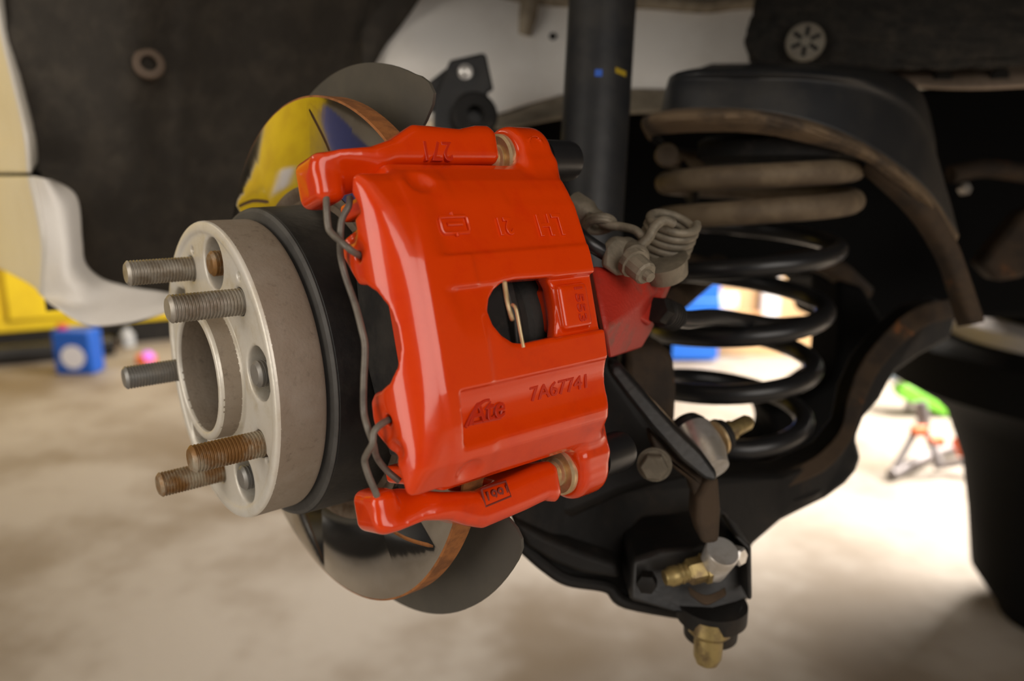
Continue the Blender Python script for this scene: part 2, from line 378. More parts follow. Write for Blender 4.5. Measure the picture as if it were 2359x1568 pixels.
# ================================================================== HUB, SPACER, DISC
spacer = thing('wheel_spacer', H(12, -75, 0), 'aluminium wheel spacer ring with five long threaded studs bolted in front of the brake disc', 'wheel spacer')
def f_spacer(X, Y, Z):
    r = np.sqrt(Y*Y+Z*Z)
    d = smax(r-75, slabd(X, 0, 24.4), 2.2)
    d = smax(d, -smax(r-69.5, X-1.2, 1.0), 0.8)                                  # recessed face inside a raised rim
    lip = smax(smax(r-33.3, 28.8-r), slabd(X, -9, 20), 1.6)
    d = smin(d, lip, 1.0)
    d = smax(d, -smax(smax(r-37, 33.6-r), X-3.0), 0.6)                           # groove round the hub lip
    d = smax(d, 28.8-r, 0.5)
    for k in range(5):
        a = math.radians(10+72*k); d = smax(d, 12.6-np.sqrt((Y-55.5*math.sin(a))**2+(Z-55.5*math.cos(a))**2), 1.2)
        a = math.radians(46+72*k); d = smax(d, 6.6-np.sqrt((Y-56*math.sin(a))**2+(Z-56*math.cos(a))**2)+0*X, 0.6)
    for v, w in ((59, -22), (52, 40), (36, -43), (-30, 57)): d = smax(d, -smax(2.1-0*X+np.sqrt((Y-v)**2+(Z-w)**2)-4.2, X-4), 0.3)
    return d
V, F = nets(f_spacer, (-11, -78, -78), (27, 78, 78), 0.9); V = relax(V, F, 1, 0.4)
o = mk_np('spacer_ring', hubpts(V), F, ALU, spacer)
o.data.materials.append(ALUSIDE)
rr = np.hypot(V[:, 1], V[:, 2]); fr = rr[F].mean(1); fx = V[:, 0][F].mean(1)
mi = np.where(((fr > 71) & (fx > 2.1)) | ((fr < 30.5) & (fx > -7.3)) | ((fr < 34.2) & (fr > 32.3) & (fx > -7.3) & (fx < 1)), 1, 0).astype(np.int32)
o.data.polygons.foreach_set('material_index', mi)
def stud_profile(x0, x1, r, pitch=1.5, depth=0.8):
    prof = [(x0, 0), (x0, r-1.5), (x0+1.1, r-0.25)]; x = x0+1.4
    while x < x1-pitch: prof += [(x, r), (x+pitch*0.22, r), (x+pitch*0.55, r-depth), (x+pitch*0.75, r-depth)]; x += pitch
    return prof+[(x1, r), (x1, 0)]
STM = [STEEL, STEEL, STEEL, STEELD, STEELRUST]
for k in range(5):
    a = math.radians(46+72*k); c = H(0, 56*math.sin(a), 56*math.cos(a))
    prof = [(s/1000, r/1000) for s, r in stud_profile(-30, 6, 6.25)]
    lathe('wheel_stud', c, U, prof, (STEEL, STEEL, STEELD, STEELRUST, STEELRUST)[k], spacer, n=28, sharp=25)

hub = thing('wheel_hub', H(40, -70, 0), 'steel wheel hub whose short stud ends show inside the holes of the aluminium spacer', 'hub')
lathe('hub_flange', H(0, 0, 0), U, [(.0275, .027), (.0275, .072), (.036, .072), (.036, .04), (.095, .04), (.095, .027)], BLACKDIRT, hub, n=40, closed=True)
for k in range(5):
    a = math.radians(10+72*k); c = H(0, 55.5*math.sin(a), 55.5*math.cos(a))
    prof = [(s/1000, r/1000) for s, r in stud_profile(-0.5, 27, 6.2)]
    st = lathe('hub_stud', c, U, prof, (STEELD, STEELRUST, STEEL, STEEL, STEELD)[k], hub, n=28, sharp=25)
    lathe('lug_nut', c, U, [(.0125, .0063), (.0125, .0088), (.0135, .0098), (.0225, .0105), (.0265, .0112), (.0265, .0063)], STEELD, st, n=6, closed=True)

rotor = thing('brake_disc', H(57, -136, 0), 'mirror-bright slotted brake disc with a rusty orange rim and black painted hat', 'brake disc')
disc = lathe('friction_disc', H(0, 0, 0), U, [(s/1000, r/1000) for s, r in [(57, 89), (57, 135.2), (57.5, 136.2), (68.2, 136.2), (68.7, 135.2), (68.7, 70), (64, 70), (64, 89)]], ROTOR, rotor, n=192, closed=True, sharp=30)
disc.data.materials.append(RUST)
for p in disc.data.polygons:
    cc = (np.array(p.center)+rootloc(rotor)-HUB)*1000; r = math.hypot(cc@UP, cc@Wd)
    if r > 135.4 or r < 80: p.material_index = 1
    elif r < 92 and cc@U > 57.5: p.material_index = 1
lathe('rusty_root', H(0, 0, 0), U, [(s/1000, r/1000) for s, r in [(60.5, 81), (60.5, 89), (57.3, 89), (56.6, 91.5), (56.2, 90.5), (56.6, 88), (58.5, 84.5), (57.5, 81.5), (56, 80.5)]], ROOT, rotor, n=128, closed=True)
lathe('disc_hat', H(0, 0, 0), U, [(s/1000, r/1000) for s, r in [(26.3, 30), (26.3, 78.9), (27.6, 80.7), (58, 81.5), (58, 76), (34, 75), (34, 30)]], HAT, rotor, n=160, closed=True, sharp=25)
lathe('hat_face', H(0, 0, 0), U, [(s/1000, r/1000) for s, r in [(25.6, 70), (25.6, 78.6), (26.6, 80.3), (27.0, 80.3), (27.0, 70)]], HATLIP, rotor, n=160, closed=True, sharp=25)
# radial slots milled into the face, rust at their bottom
cut_v, cut_f = [], []
for k in range(6):
    a0 = math.radians(88.3-61*k); pts = []
    for t in (0, 0.5, 1): rad = 129.5-31*t; an = a0-math.radians(19)*t**1.1; pts.append((rad*math.sin(an), rad*math.cos(an)))
    pts = smooth_path(np.array([(v, w, 0) for v, w in pts]), 4)
    Lp, Rp = [], []
    for i, p in enumerate(pts):
        t = pts[min(i+1, len(pts)-1)]-pts[max(i-1, 0)]; t /= np.linalg.norm(t); n = np.array([-t[1], t[0], 0]); hw = 1.05*(0.55 if i in (0, len(pts)-1) else 1)
        Lp.append(p+n*hw); Rp.append(p-n*hw)
    ring = Lp+Rp[::-1]
    cut = prism('slot_cutter', [H(55.5, q[0], q[1]) for q in ring], U*0.0030, SLOT)
    md = disc.modifiers.new('slot', 'BOOLEAN'); md.operation = 'DIFFERENCE'; md.solver = 'EXACT'; md.object = cut
    dg = bpy.context.evaluated_depsgraph_get(); me = bpy.data.meshes.new_from_object(disc.evaluated_get(dg)); disc.modifiers.clear()
    disc.data = me; bpy.data.objects.remove(cut)
    prism('disc_slot', [H(58.2, q[0], q[1]) for q in ring], U*0.0004, (SLOT if k != 2 else RUST), rotor)
me.set_sharp_from_angle(angle=math.radians(30))

# backing plate: sector of a disc with the caliper's opening cut out of it
out = []
def arc(r, a0, a1, n): return [(r*math.sin(math.radians(a0+(a1-a0)*i/n)), r*math.cos(math.radians(a0+(a1-a0)*i/n))) for i in range(n+1)]
ring = arc(154.3, 69, 329, 90)+[(-76.2, 133.8), (-72, 135.4), (-67.5, 135.0), (-63.5, 131.5), (-61, 126), (-56, 112), (-40, 62)]+arc(60, -40, -290, 40)+[(88, 40), (116, 58), (122, 64.5), (129, 70.5), (134, 71.8), (139, 68), (142.5, 61)]
shield = prism('dust_shield', [H(87.3, v, w) for v, w in ring], U*0.0016, SHIELD)
tag(shield, 'grey sheet metal dust shield standing behind the brake disc', 'brake shield')

# ================================================================== CALIPER
cal = thing('brake_caliper', K(118, -60, 75), 'glossy orange red floating brake caliper with a window and raised cast lettering', 'brake caliper')
arcpts = [(40-20*math.cos(t), 130+20*math.sin(t)) for t in np.linspace(0, math.pi/2, 14)]
S_OUT = [(20.5, 80)]+arcpts+[(60, 150.2), (60, 118), (38.5, 118), (38.5, 80)]
S_BR = [(36, 150), (128.2, 149.4), (128.2, 58), (107, 58), (107, 118), (36, 118)]
T_OUT = [(-63.5, 50), (-63.5, 131), (-61, 136), (-51.5, 143.5), (-38, 147), (-24, 149.5), (-8, 151), (14, 151), (29, 149.2), (49, 144.6), (60, 139.5), (66.5, 134), (69.5, 130), (70, 124), (70, 50)]
WP = [(68, 160), (66, 134), (57, 131.5), (53, 133.5), (49.5, 134.5), (46.5, 127), (43.5, 121), (39.5, 115.5), (36, 115.5), (29, 120), (22.6, 125), (21.5, 131), (18, 136), (12, 139.5), (4, 141), (-4, 141), (-11, 139), (-16.5, 134.5), (-19, 128), (-19.8, 122.5), (-23, 118.5), (-30, 117.5), (-37, 119), (-41, 124.5), (-45, 130), (-53, 132), (-60, 133), (-66, 134), (-68, 160)]
WINPX = [(1118, 718), (1122, 690), (1134, 668), (1152, 653), (1180, 646), (1264, 640), (1275, 662), (1282, 700), (1285, 740), (1284, 773), (1232, 784), (1200, 791), (1176, 789), (1150, 772), (1130, 748)]
WIN = [on_q(x, y, 146.5) for x, y in WINPX]
HOLES = [(33.4, 129.3), (-30.8, 130.6)]
EARS = [(76.0, 117.0, 110.0, 131.5), (-74.5, 117.0, 115.0, 134.5)]
def f_cal(X, Y, Z):
    T = poly2(T_OUT, Y, Z)
    outb = smax(smax(poly2(S_OUT, X, Z), poly2(WP, Y, Z), 2.4), T, 4.0)
    br = smax(poly2(S_BR, X, Z), T, 5.0)
    # the bridge narrows towards its outboard corner near the ends
    d = smin(outb, br, 2.0)
    d = smax(d, -smax(smax(np.sqrt(Y*Y+Z*Z)-138.6+0*X, slabd(X, 40, 106)), slabd(Y, -80, 80)), 1.5)
    for p, q, u0, u1 in EARS:
        e = smax(cyl(Y, Z, p, q, 15.2), slabd(X, u0, u1), 5.0)
        web = rbox(X, Y, Z, ((u0+u1)/2, p*0.78, 122), ((u1-u0)/2, 14, 12), 4)
        d = smin(d, smin(e, web, 5.0), 5.0)
        d = smax(d, np.minimum(7.2-cyl(Y, Z, p, q, 0), X-100))
    # window, sunk field round it, and the number field above
    d = smax(d, -smax(poly2(WIN, X, Y), 118-Z), 2.2)
    tt = np.clip((X-35)/17, 0, 1); tt = 4.0*(1-tt*tt*(3-2*tt))                    # both fields fade out towards the rounded corner
    d = smax(d, -smax(smax(Y-15.2, -14-Y), 148.0-(Y-15)*0.105+tt-Z, 1.0), 1.0)
    d = smax(d, -smax(smax(slabd(Y, -10.8, 14.8), 96-X, 3.0), 145.2-Z, 1.0), 1.2)
    line = (Z-(146.9-(Y-29)*0.16))
    d = smax(d, -smax(28.5-Y, tt-line, 1.5), 1.0)
    ramp = rbox(X, Y, Z, (121, 53, 150.5), (34, 3.6, 6.5), 3); d = smax(d, -ramp, 3.5)
    # trough with the maker's mark
    tr = smax(smax(cyl(Y, Z, -37.5, 165.5, 22.6)+0*X, 43.2-X, 0.8), slabd(Y, -51.5, -24.5), 0.6); d = smax(d, -tr, 1.0)
    # flat lower bevel and dimples
    d = smax(d, -sph(X, Y, Z, (47, 63.2, 145.4), 9.0, (1, 1, 1)), 1.0)
    d = smax(d, -sph(X, Y, Z, (47.5, -61.2, 145.2), 9.0, (1.1, 1, 1)), 0.8)
    blk = rbox(X, Y, Z, (112.6, 1.5, 139), (9.0, 10.0, 9.6), 2.0); d = smin(d, blk, 1.5)
    for p, q in HOLES: d = smax(d, np.minimum(2.3-cyl(Y, Z, p, q, 0), 30-X))
    d = smax(d, -sph(X, Y, Z, (17.5, 44.5, 125.5), 6.2), 1.5)
    d = smax(d, -sph(X, Y, Z, (17.5, -43, 133), 5.0), 1.5)
    d = smin(d, np.sqrt((np.sqrt((X-53)**2+(Y-3)**2)-4.6)**2+(Z-145.6)**2)-0.42, 0.5)
    d = smin(d, np.sqrt((np.sqrt((X-120.5)**2+(Y-79)**2)-4.2)**2+(Z-131.8)**2)-0.45, 0.5)
    return d
V, F = nets(f_cal, (10, -94, 56), (138, 94, 156), 0.75); V = relax(V, F, 2, 0.4)
mk_np('caliper_body', calpts(V), F, RED, cal)

def on_cal(x, y, q, dq=0.0): u, p = on_q(x, y, q); return K(u, p, q+dq)
KU, KP, KQ = U, PD, QD
def cal_text(name, s, px, q, size, m, parent, ang=0.0, flip=True, ext=0.5, squash=1.0, tilt=0.0, rot=0.0, shear=0.0, bev=0.12):
    right = U.copy(); up = PD*math.cos(tilt)-QD*math.sin(tilt)
    if flip: right, up = -right, -up
    c, s_ = math.cos(rot), math.sin(rot); r2 = right*c+up*s_; u2 = up*c-right*s_
    return text(name, s, on_cal(px[0], px[1], q, 0.1), r2, u2, size/1000, ext/1000, m, parent, squash, shear, bev/1000)
def qn(p): return 146.9-(p-29)*0.16
TILT = math.atan(0.16)
for s, px, sz, sq in (('LH', (1265, 516), 13.8, 0.95), ('21', (1159, 520), 10.5, 0.88)):
    p = on_q(px[0], px[1], 144)[1]; cal_text('cast_lettering', s, px, qn(p), sz, RED, cal, squash=sq, tilt=TILT, bev=0.3, ext=0.75)
# round-cornered cast mark with a bar through it
p0 = on_q(1042, 519, 144); cu0, cp0 = p0[0], p0[1]; q0 = qn(cp0)
def nlocal(du, dp, dn=0.55): return K(cu0+du, cp0+dp, qn(cp0+dp)+dn)
loop = [(-6.6, 2.2), (-6.0, 3.4), (6.0, 3.4), (6.8, 2.4), (6.8, -2.4), (6.0, -3.4), (-6.0, -3.4), (-6.6, -2.2), (-6.6, 2.2)]
vs, fs = [], []
for path in (loop, [(-3.5, 0.2), (3.8, 0.2)], [(0, 3.4), (0, 5.0)], [(0, -3.4), (0, -5.0)]):
    a, b = tube_vf([nlocal(*q) for q in path], 0.0008, 8, 1); k = len(vs); vs += list(a); fs += [tuple(i+k for i in f) for f in b]
mk('cast_mark', vs, fs, RED, cal)
cal_text('cast_lettering', '1553', (1336, 697), 148.7, 6.6, REDTXT, cal, flip=False, rot=-math.pi/2, squash=1.35, ext=0.3, bev=0.12)
cal_text('cast_lettering', '7A67741', (1290, 893), 143.3, 8.6, REDTXT, cal, flip=False, rot=0.0, squash=1.15, tilt=-0.15, ext=0.5, bev=0.15)
cal_text('cast_lettering', 'Ate', (1116, 948), 143.6, 12.5, REDTXT, cal, flip=False, squash=1.0, shear=0.35, tilt=0.15, ext=0.7, bev=0.2)
vs, fs = [], []
for path in ([(1072, 984), (1092, 946), (1112, 924), (1126, 921)], [(1088, 975), (1152, 962)], [(1152, 962), (1158, 930)]):
    a, b = tube_vf([on_cal(x, y, 143.6, 0.2) for x, y in path], 0.0007, 8, 3); k = len(vs); vs += list(a); fs += [tuple(i+k for i in f) for f in b]
mk('cast_mark', vs, fs, REDTXT, cal)

# guide pins with washers and black caps
for (p, q, u0, u1) in EARS:
    pin = lathe('guide_pin', K(0, p, q), U, [(s/1000, r/1000) for s, r in [(u0-12, 0), (u0-12, 5.6), (u0-5, 5.8), (u0-4.2, 7.0), (u0-3.2, 7.0), (u0+8, 5.5), (u0+8, 0)]], BRASS, cal, n=40)
    lathe('pin_washer', K(0, p, q), U, [(s/1000, r/1000) for s, r in [(u0-3.2, 5.8), (u0-3.2, 10.6), (u0-2.2, 11.7), (u0-0.1, 11.7), (u0-0.1, 5.8)]], BRASS, pin, n=48, closed=True)
    lathe('pin_cap', K(0, p-0.2, q), U, [(s/1000, r/1000) for s, r in [(u1-0.5, 0), (u1-0.5, 9.4), (u1+1.5, 10.3), (u1+2.6, 10.3), (u1+2.6, 9.4), (u1+4.2, 9.4), (u1+4.2, 10.3), (u1+21, 10.3), (u1+24.5, 9.6), (u1+25.5, 7.5), (u1+25.5, 0)]], RUBBER, cal, n=48)
# carrier
carrier = thing('caliper_bracket', K(60, -85, 100), 'orange red caliper bracket with knobbed ends straddling the disc above and below the caliper', 'caliper bracket')
CT = [(12.5, 59), (16, 57), (23, 57.5), (26.5, 60.5), (36, 63), (46, 70), (99, 71.2), (101.5, 74), (101.5, 86), (99, 89.5), (92, 89.3), (82, 87), (66, 87.8), (58, 88), (46, 81.2), (36, 78), (22, 76.6), (15, 74.5), (12, 70)]
CB = [(13, -61), (18, -59), (23, -59.5), (28, -60.5), (45, -66), (60, -69.5), (96, -66.5), (103, -67), (106, -70), (106, -83), (103, -86.5), (96, -84), (84, -85), (60, -86), (52, -82.5), (44, -77.8), (32, -74.5), (23, -75), (17, -74), (13, -70)]
def f_carrier(X, Y, Z):
    t = smax(poly2(CT, X, Y), slabd(Z, 102, 129.5)+0*X, 6.0)
    t = smax(t, (np.abs(Y-78.5)*0.62+np.abs(Z-115.5)*0.8)-15.6+np.maximum(40-X, 0)*0.2, 3.0)
    kn = rbox(X, Y, Z, (17.5, 66.5, 113.5), (6.2, 9.8, 10.5), 4.2)
    t = smin(t, kn, 3.0)
    b = smax(poly2(CB, X, Y), slabd(Z, 102, 128)+0*X, 6.0)
    b = smax(b, (np.abs(Y+77)*0.60+np.abs(Z-115)*0.8)-14.9+np.maximum(40-X, 0)*0.2, 3.0)
    kb = rbox(X, Y, Z, (17.8, -66.8, 113.5), (5.8, 8.6, 10.5), 4.2)
    b = smin(b, kb, 3.0)
    d = smin(t, b)
    for s in (1, -1):
        d = smin(d, rbox(X, Y, Z, (77, s*76, 92), (5, 7, 22), 2), 3.0)
        d = smin(d, rbox(X, Y, Z, (46, s*58.5, 104), (9, 4.0, 16), 2), 2.0)
    d = smin(d, rbox(X, Y, Z, (77, 0, 76), (5, 80, 7), 2), 3.0)
    d = smax(d, -smax(np.sqrt(Y*Y+Z*Z)-138.4+0*X, slabd(X, 54, 71.5)), 1.0)
    return d
V, F = nets(f_carrier, (8, -92, 66), (120, 94, 134), 0.85); V = relax(V, F, 2, 0.5)
mk_np('bracket_casting', calpts(V), F, RED, carrier)
cal_text('cast_lettering', '271', (1003, 347), 128.4, 11.5, REDTXT, carrier, flip=True, squash=0.95, ext=0.9, bev=0.2, tilt=0.0)
cal_text('cast_lettering', '1991', (1146, 1140), 127.3, 7.4, REDDARK, carrier, flip=False, squash=0.95, ext=0.4, bev=0.1, rot=0.0)
fr4 = [(1108, 1126), (1164, 1108), (1176, 1142), (1118, 1166), (1108, 1126)]
a, b = tube_vf([on_cal(x, y, 127.6, 0.1) for x, y in fr4], 0.0006, 8, 1); mk('cast_frame', a, b, REDDARK, carrier)

# retaining spring
def su(x, y, u): return at_u(x, y, u)
rs = thing('retaining_spring', su(840, 900, 15), 'bent grey wire retaining spring hooked into the outboard face of the caliper', 'spring')
tube('spring_wire', [su(752, 430, 17), su(752, 470, 14), su(755, 515, 13), su(762, 535, 13), su(790, 560, 13.5), su(806, 574, 15), su(824, 586, 19), su(833, 590, 25)], 0.00135, WIRE, rs, n=14, sub=5)
tube('spring_wire', [su(806, 455, 22), su(803, 475, 20), su(788, 505, 17), su(784, 545, 16), su(785, 590, 17), su(797, 640, 18), su(818, 700, 18), su(833, 757, 17), su(841, 800, 17), su(838, 880, 15), su(838, 945, 14), su(847, 985, 13), su(860, 1020, 15), su(868, 1052, 19), su(890, 1082, 23), su(921, 1108, 27)], 0.00135, WIRE, rs, n=14, sub=5)
tube('spring_wire', [su(901, 964, 26), su(893, 968, 20), su(874, 980, 15), su(861, 997, 12), su(858, 1022, 11), su(846, 1044, 11), su(840, 1062, 11), su(849, 1095, 12), su(864, 1130, 14), su(880, 1172, 17)], 0.00135, WIRE, rs, n=14, sub=5)

# pads
for nm, u0, u1, b0, b1, lab in (('brake_pad', 39.2, 44.7, 45.0, 56.6, 'black outer brake pad seen through the arch of the caliper'), ('brake_pad', 86.0, 90.5, 69.2, 85.8, 'black inner brake pad visible only through the caliper window')):
    pad = thing(nm, K((u0+b1)/2, 0, 90), lab, 'brake pad')
    outl = [(-50, 92), (-50, 118), (-40, 128), (-20, 134), (0, 136.5), (20, 134), (40, 128), (50, 118), (50, 92), (0, 84)]
    prism('backing_plate', [K(u0, p, q) for p, q in outl], U*(u1-u0)/1000, HAT, pad, bev=0.0008)
    prism('friction_block', [K(b0, p*0.9, min(q, 133)) for p, q in outl], U*(b1-b0)/1000, RUBDULL, pad, bev=0.0015)
    if u0 < 50:
        lathe('rivet', K(u0-1.6, -2, 122), U, [(0, 0), (0, .0028), (.0016, .0042), (.002, .0042)], HAT, pad, n=24)
        tube('clip_wire', [su(1162, 648, 50), su(1168, 690, 52), su(1176, 722, 53), su(1180, 735, 55)], 0.0007, BRASS, pad, n=10, sub=3)
    else:
        tube('clip_wire', [su(1180, 702, 70), su(1186, 706, 69), su(1191, 722, 69), su(1198, 760, 69), su(1206, 800, 69)], 0.0007, BRASS, pad, n=10, sub=3)
        lathe('piston', K(0, 0, 100), U, [(.0907, 0), (.0907, .031), (.0925, .034), (.0965, .033), (.0985, .035), (.1065, .0355), (.1065, 0)], HAT, pad, n=48)

# dusty cylinder housing behind the bridge, with the hand brake lever gear on it
zt = 0.405
hull('cylinder_housing', [P(1362, 612, .372), P(1462, 628, .385), P(1556, 632, .43), P(1500, 762, .425), P(1478, 800, .425), P(1402, 826, .37), P(1392, 762, .352), P(1440, 730, .368),
     P(1352, 640, .40), P(1540, 640, .47), P(1470, 800, .47), P(1400, 820, .43)], REDDULL, cal, bev=0.0025)
prism('housing_web', [P(1430, 640, .384), P(1549, 634, .416), P(1498, 752, .405), P(1452, 724, .384)], FWD*0.012, REDDULL, cal, bev=0.002)
lev = hull('brake_lever', [P(1384, 612, .372), P(1390, 560, .374), P(1412, 540, .378), P(1452, 545, .382), P(1482, 560, .384), P(1480, 600, .380), P(1452, 632, .372), P(1420, 636, .37), P(1400, 560, .40), P(1480, 565, .41), P(1450, 630, .40), P(1390, 610, .395)], LEVER, cal, bev=0.003, seg=3)
lathe('lever_boss', P(1450, 590, .385), P(1500, 628, .366)-P(1450, 590, .385), [(-.006, 0), (-.006, .0085), (.006, .0085), (.008, .007), (.008, 0)], LEVER, lev, n=36)
bd = P(1502, 640, .356)-P(1450, 596, .368); bd /= np.linalg.norm(bd)
lathe('lever_bolt', P(1452, 600, .369), bd, [(.0, 0), (.0, .0075), (.0035, .0075), (.0038, .0062), (.0125, .0060), (.0135, .0050), (.0135, .0028), (.0165, .0026), (.0168, 0)], LEVER, lev, n=12, sharp=20)
lathe('spring_cup', P(1531, 612, .40), P(1520, 560, .392)-P(1531, 612, .40), [(-.006, 0), (-.006, .0115), (.004, .0128), (.004, 0)], LEVER, cal, n=40)
axd = c2w(np.array([[-.20, .80, .60]]))[0]; axd /= np.linalg.norm(axd)
c0 = P(1553, 506, .402); _, ea, eb = frame(axd)
hx = []
for i in range(0, 5*28+1):
    t = i/28; an = 2*math.pi*t+0.4; hx.append(c0+axd*0.0043*t+(ea*math.cos(an)+eb*math.sin(an))*0.0128)
tsp = tube('return_spring', hx, 0.0023, LEVER, cal, n=12, sub=1)
tube('spring_leg', [P(1552, 516, .386), P(1530, 508, .384), P(1508, 522, .382), P(1494, 548, .381), P(1470, 570, .382)], 0.0026, LEVER, tsp, n=12)
tube('spring_leg', [P(1482, 548, .385), P(1462, 530, .387), P(1430, 522, .390), P(1398, 517, .392), P(1372, 505, .394), P(1358, 498, .40)], 0.0024, LEVER, tsp, n=12)
lp = []
for i in range(0, 2*24+1):
    an = 2*math.pi*i/24; lp.append(P(1382, 508+4*i/12, .398)+(RIGHT*math.cos(an)*0.0072+FWD*math.sin(an)*0.008+DOWN*math.sin(an)*0.0024))
tube('spring_leg', lp, 0.002, LEVER, tsp, n=10, sub=1)
lathe('spring_post', P(1330, 480, .41), P(1370, 506, .405)-P(1330, 480, .41), [(-.004, 0), (-.004, .008), (.006, .008), (.010, .006), (.014, .006), (.014, 0)], LEVER, cal, n=28)
tube('cable_sleeve', [P(1325, 530, .385), P(1352, 556, .376), P(1392, 582, .378), P(1410, 590, .385)], 0.0038, RUBBER, cal, n=16)

# brake hose
hose = thing('brake_hose', P(1540, 730, .41), 'black rubber brake hose with a ribbed fitting screwed into the back of the red caliper', 'hose')
hd = P(1585, 742, .43)-P(1508, 708, .40); hd /= np.linalg.norm(hd)
lathe('hose_fitting', P(1512, 712, .401), hd, [(0, 0), (0, .0068), (.001, .0075), (.007, .0075), (.008, .006), (.008, 0)], BLACKDIRT, hose, n=6)
rb = [(.007, 0), (.007, .0058)]
for i in range(5): rb += [(.0085+.0024*i, .0082), (.0099+.0024*i, .0082), (.0104+.0024*i, .0062)]
lathe('ribbed_sleeve', P(1512, 712, .401), hd, rb+[(.0205, .0055), (.0205, 0)], RUBDULL, hose, n=32)
tube('hose_line', [P(1560, 733, .418), P(1588, 736, .445), P(1650, 730, .50), P(1720, 738, .56), P(1790, 745, .62), P(1850, 740, .68), P(1905, 735, .74)], 0.0055, RUBBER, hose, n=14)

# ================================================================== SUSPENSION
sh = thing('shock_absorber', P(1345, 900, .57), 'tall black damper tube standing vertically behind the caliper with a yellow paint dash', 'shock absorber')
s0, s1 = P(1352, 620, .565), P(1397, -160, .60)
ln = np.linalg.norm(s1-s0)
lathe('damper_tube', s0, s1-s0, [(-.02, 0), (-.02, .018), (0, .0235), (.02, .0252), (ln, .0272), (ln, 0)], SHOCK, sh, n=64)
def on_tube(x, y):     # nearest point of the tube's surface along the sight line
    r = ray(x, y); d = (s1-s0)/ln; best = None
    for z in np.linspace(.52, .60, 400):
        pnt = CAM+r*z; t = (pnt-s0)@d; rad = np.interp(t, [0, .02, ln], [.0235, .0252, .0272])
        if np.linalg.norm(pnt-s0-d*t) <= rad+.0003: return pnt, (pnt-s0-d*t)/np.linalg.norm(pnt-s0-d*t)
    return P(x, y, .55), -FWD
for nm, x, y, hx_, hz_, m in (('paint_dot', 1379, 168, .0028, .0028, BLUEDOT), ('paint_dash', 1430, 166, .0052, .0022, YELDOT)):
    p, n = on_tube(x, y); a = np.cross(n, (s1-s0)/ln)
    box(nm, p, (hx_, hz_, .0004), m, sh, (a, (s1-s0)/ln, n), bev=0.0003)
lathe('damper_eye', P(1345, 700, .565), np.array([1, .2, 0]), [(-.03, .008), (-.03, .024), (.03, .024), (.03, .008)], BLACKDIRT, sh, n=40, closed=True)

coil = thing('coil_spring', P(1725, 1085, .62), 'large black suspension coil spring with brown sleeved upper turns standing on the lower arm', 'coil spring')
ty = np.array([330, 402, 482, 612, 772, 905, 1035, 1062]); tcx = np.array([1815, 1817, 1815, 1780, 1762, 1738, 1725, 1722]); tr_ = np.array([.074, .074, .074, .0695, .066, .063, .059, .056])
hp = []; T0, T1 = -0.75, 5.35
for i in range(int((T1-T0)*40)+1):
    t = T0+i/40; y = np.interp(t, range(-1, 7), ty); x = np.interp(t, range(-1, 7), tcx); r = np.interp(t, range(-1, 7), tr_)
    zc = .625; f0 = P(x, y, zc-r); c = f0+np.array([0, r, 0]); an = 2*math.pi*t
    hp.append(c+np.array([-math.sin(an)*r, -math.cos(an)*r, 0]))
hp = np.array(hp); ks = int((1.45-T0)*40)
tube('spring_coil', hp[ks-4:], .0078, RUBBER, coil, n=16, sub=1)
tube('rubber_sleeve', hp[:ks], .0092, SLEEVE, coil, n=16, sub=1)

perch = thing('spring_perch', P(1850, 200, .62), 'black steel upper spring cup with a rusty lip and a leg down its right side', 'spring perch')
sheet('cup', [[(1640, 150, .72), (1700, 150, .70), (1800, 150, .70), (1950, 155, .70), (2050, 170, .72), (2120, 215, .74), (2150, 320, .76)],
              [(1560, 182, .64), (1580, 166, .585), (1720, 163, .555), (1880, 166, .555), (2010, 185, .57), (2115, 250, .61), (2160, 400, .66)],
              [(1540, 215, .64), (1556, 190, .575), (1715, 186, .545), (1875, 192, .545), (2010, 225, .56), (2128, 310, .60), (2180, 450, .65)],
              [(1526, 275, .64), (1545, 258, .575), (1705, 256, .540), (1865, 284, .540), (2005, 345, .555), (2130, 440, .59), (2205, 545, .63)]], SHOCK, perch, sub=7, th=.003)
sheet('rusty_lip', [[(1526, 272, .645), (1545, 256, .576), (1705, 254, .540), (1865, 282, .540), (2005, 343, .555), (2130, 438, .59), (2205, 543, .63)],
                    [(1492, 285, .64), (1502, 268, .560), (1700, 262, .524), (1858, 290, .525), (2002, 352, .545), (2126, 448, .58), (2201, 554, .62)],
                    [(1490, 305, .64), (1500, 285, .562), (1698, 276, .526), (1852, 303, .527), (1997, 360, .547), (2121, 455, .582), (2196, 560, .622)],
                    [(1500, 322, .64), (1520, 306, .580), (1700, 300, .54), (1845, 322, .54), (1992, 368, .552), (2115, 462, .587), (2190, 566, .627)]], LIPRUST, perch, sub=7, th=.003, bump=.0015)
sheet('perch_leg', [[(2008, 350, .556), (2130, 446, .585), (2200, 555, .60), (2232, 640, .607), (2264, 740, .62)],
                     [(1998, 372, .56), (2110, 470, .588), (2178, 575, .602), (2208, 655, .608), (2237, 745, .618)],
                     [(1988, 392, .575), (2092, 492, .60), (2158, 592, .614), (2185, 668, .62), (2210, 750, .635)]], BROWNDIRT, perch, sub=6, th=.004)
sheet('cup_wall', [[(1500, 318, .66), (1560, 360, .66), (1610, 420, .66)], [(1520, 320, .70), (1560, 400, .70), (1600, 500, .70)]], BLACKDIRT, perch, sub=4, th=.004)
isc = P(1815, 345, .625)
lathe('rubber_seat', isc, UP, [(-.012, .03), (-.012, .066), (-.006, .074), (.006, .074), (.010, .068), (.010, .03)], RUBDULL, perch, n=64, closed=True)
hull('cup_bolt', [P(1510, 300, .60), P(1520, 292, .60), P(1530, 300, .60), P(1520, 312, .60), P(1520, 302, .592)], BROWNDIRT, perch)

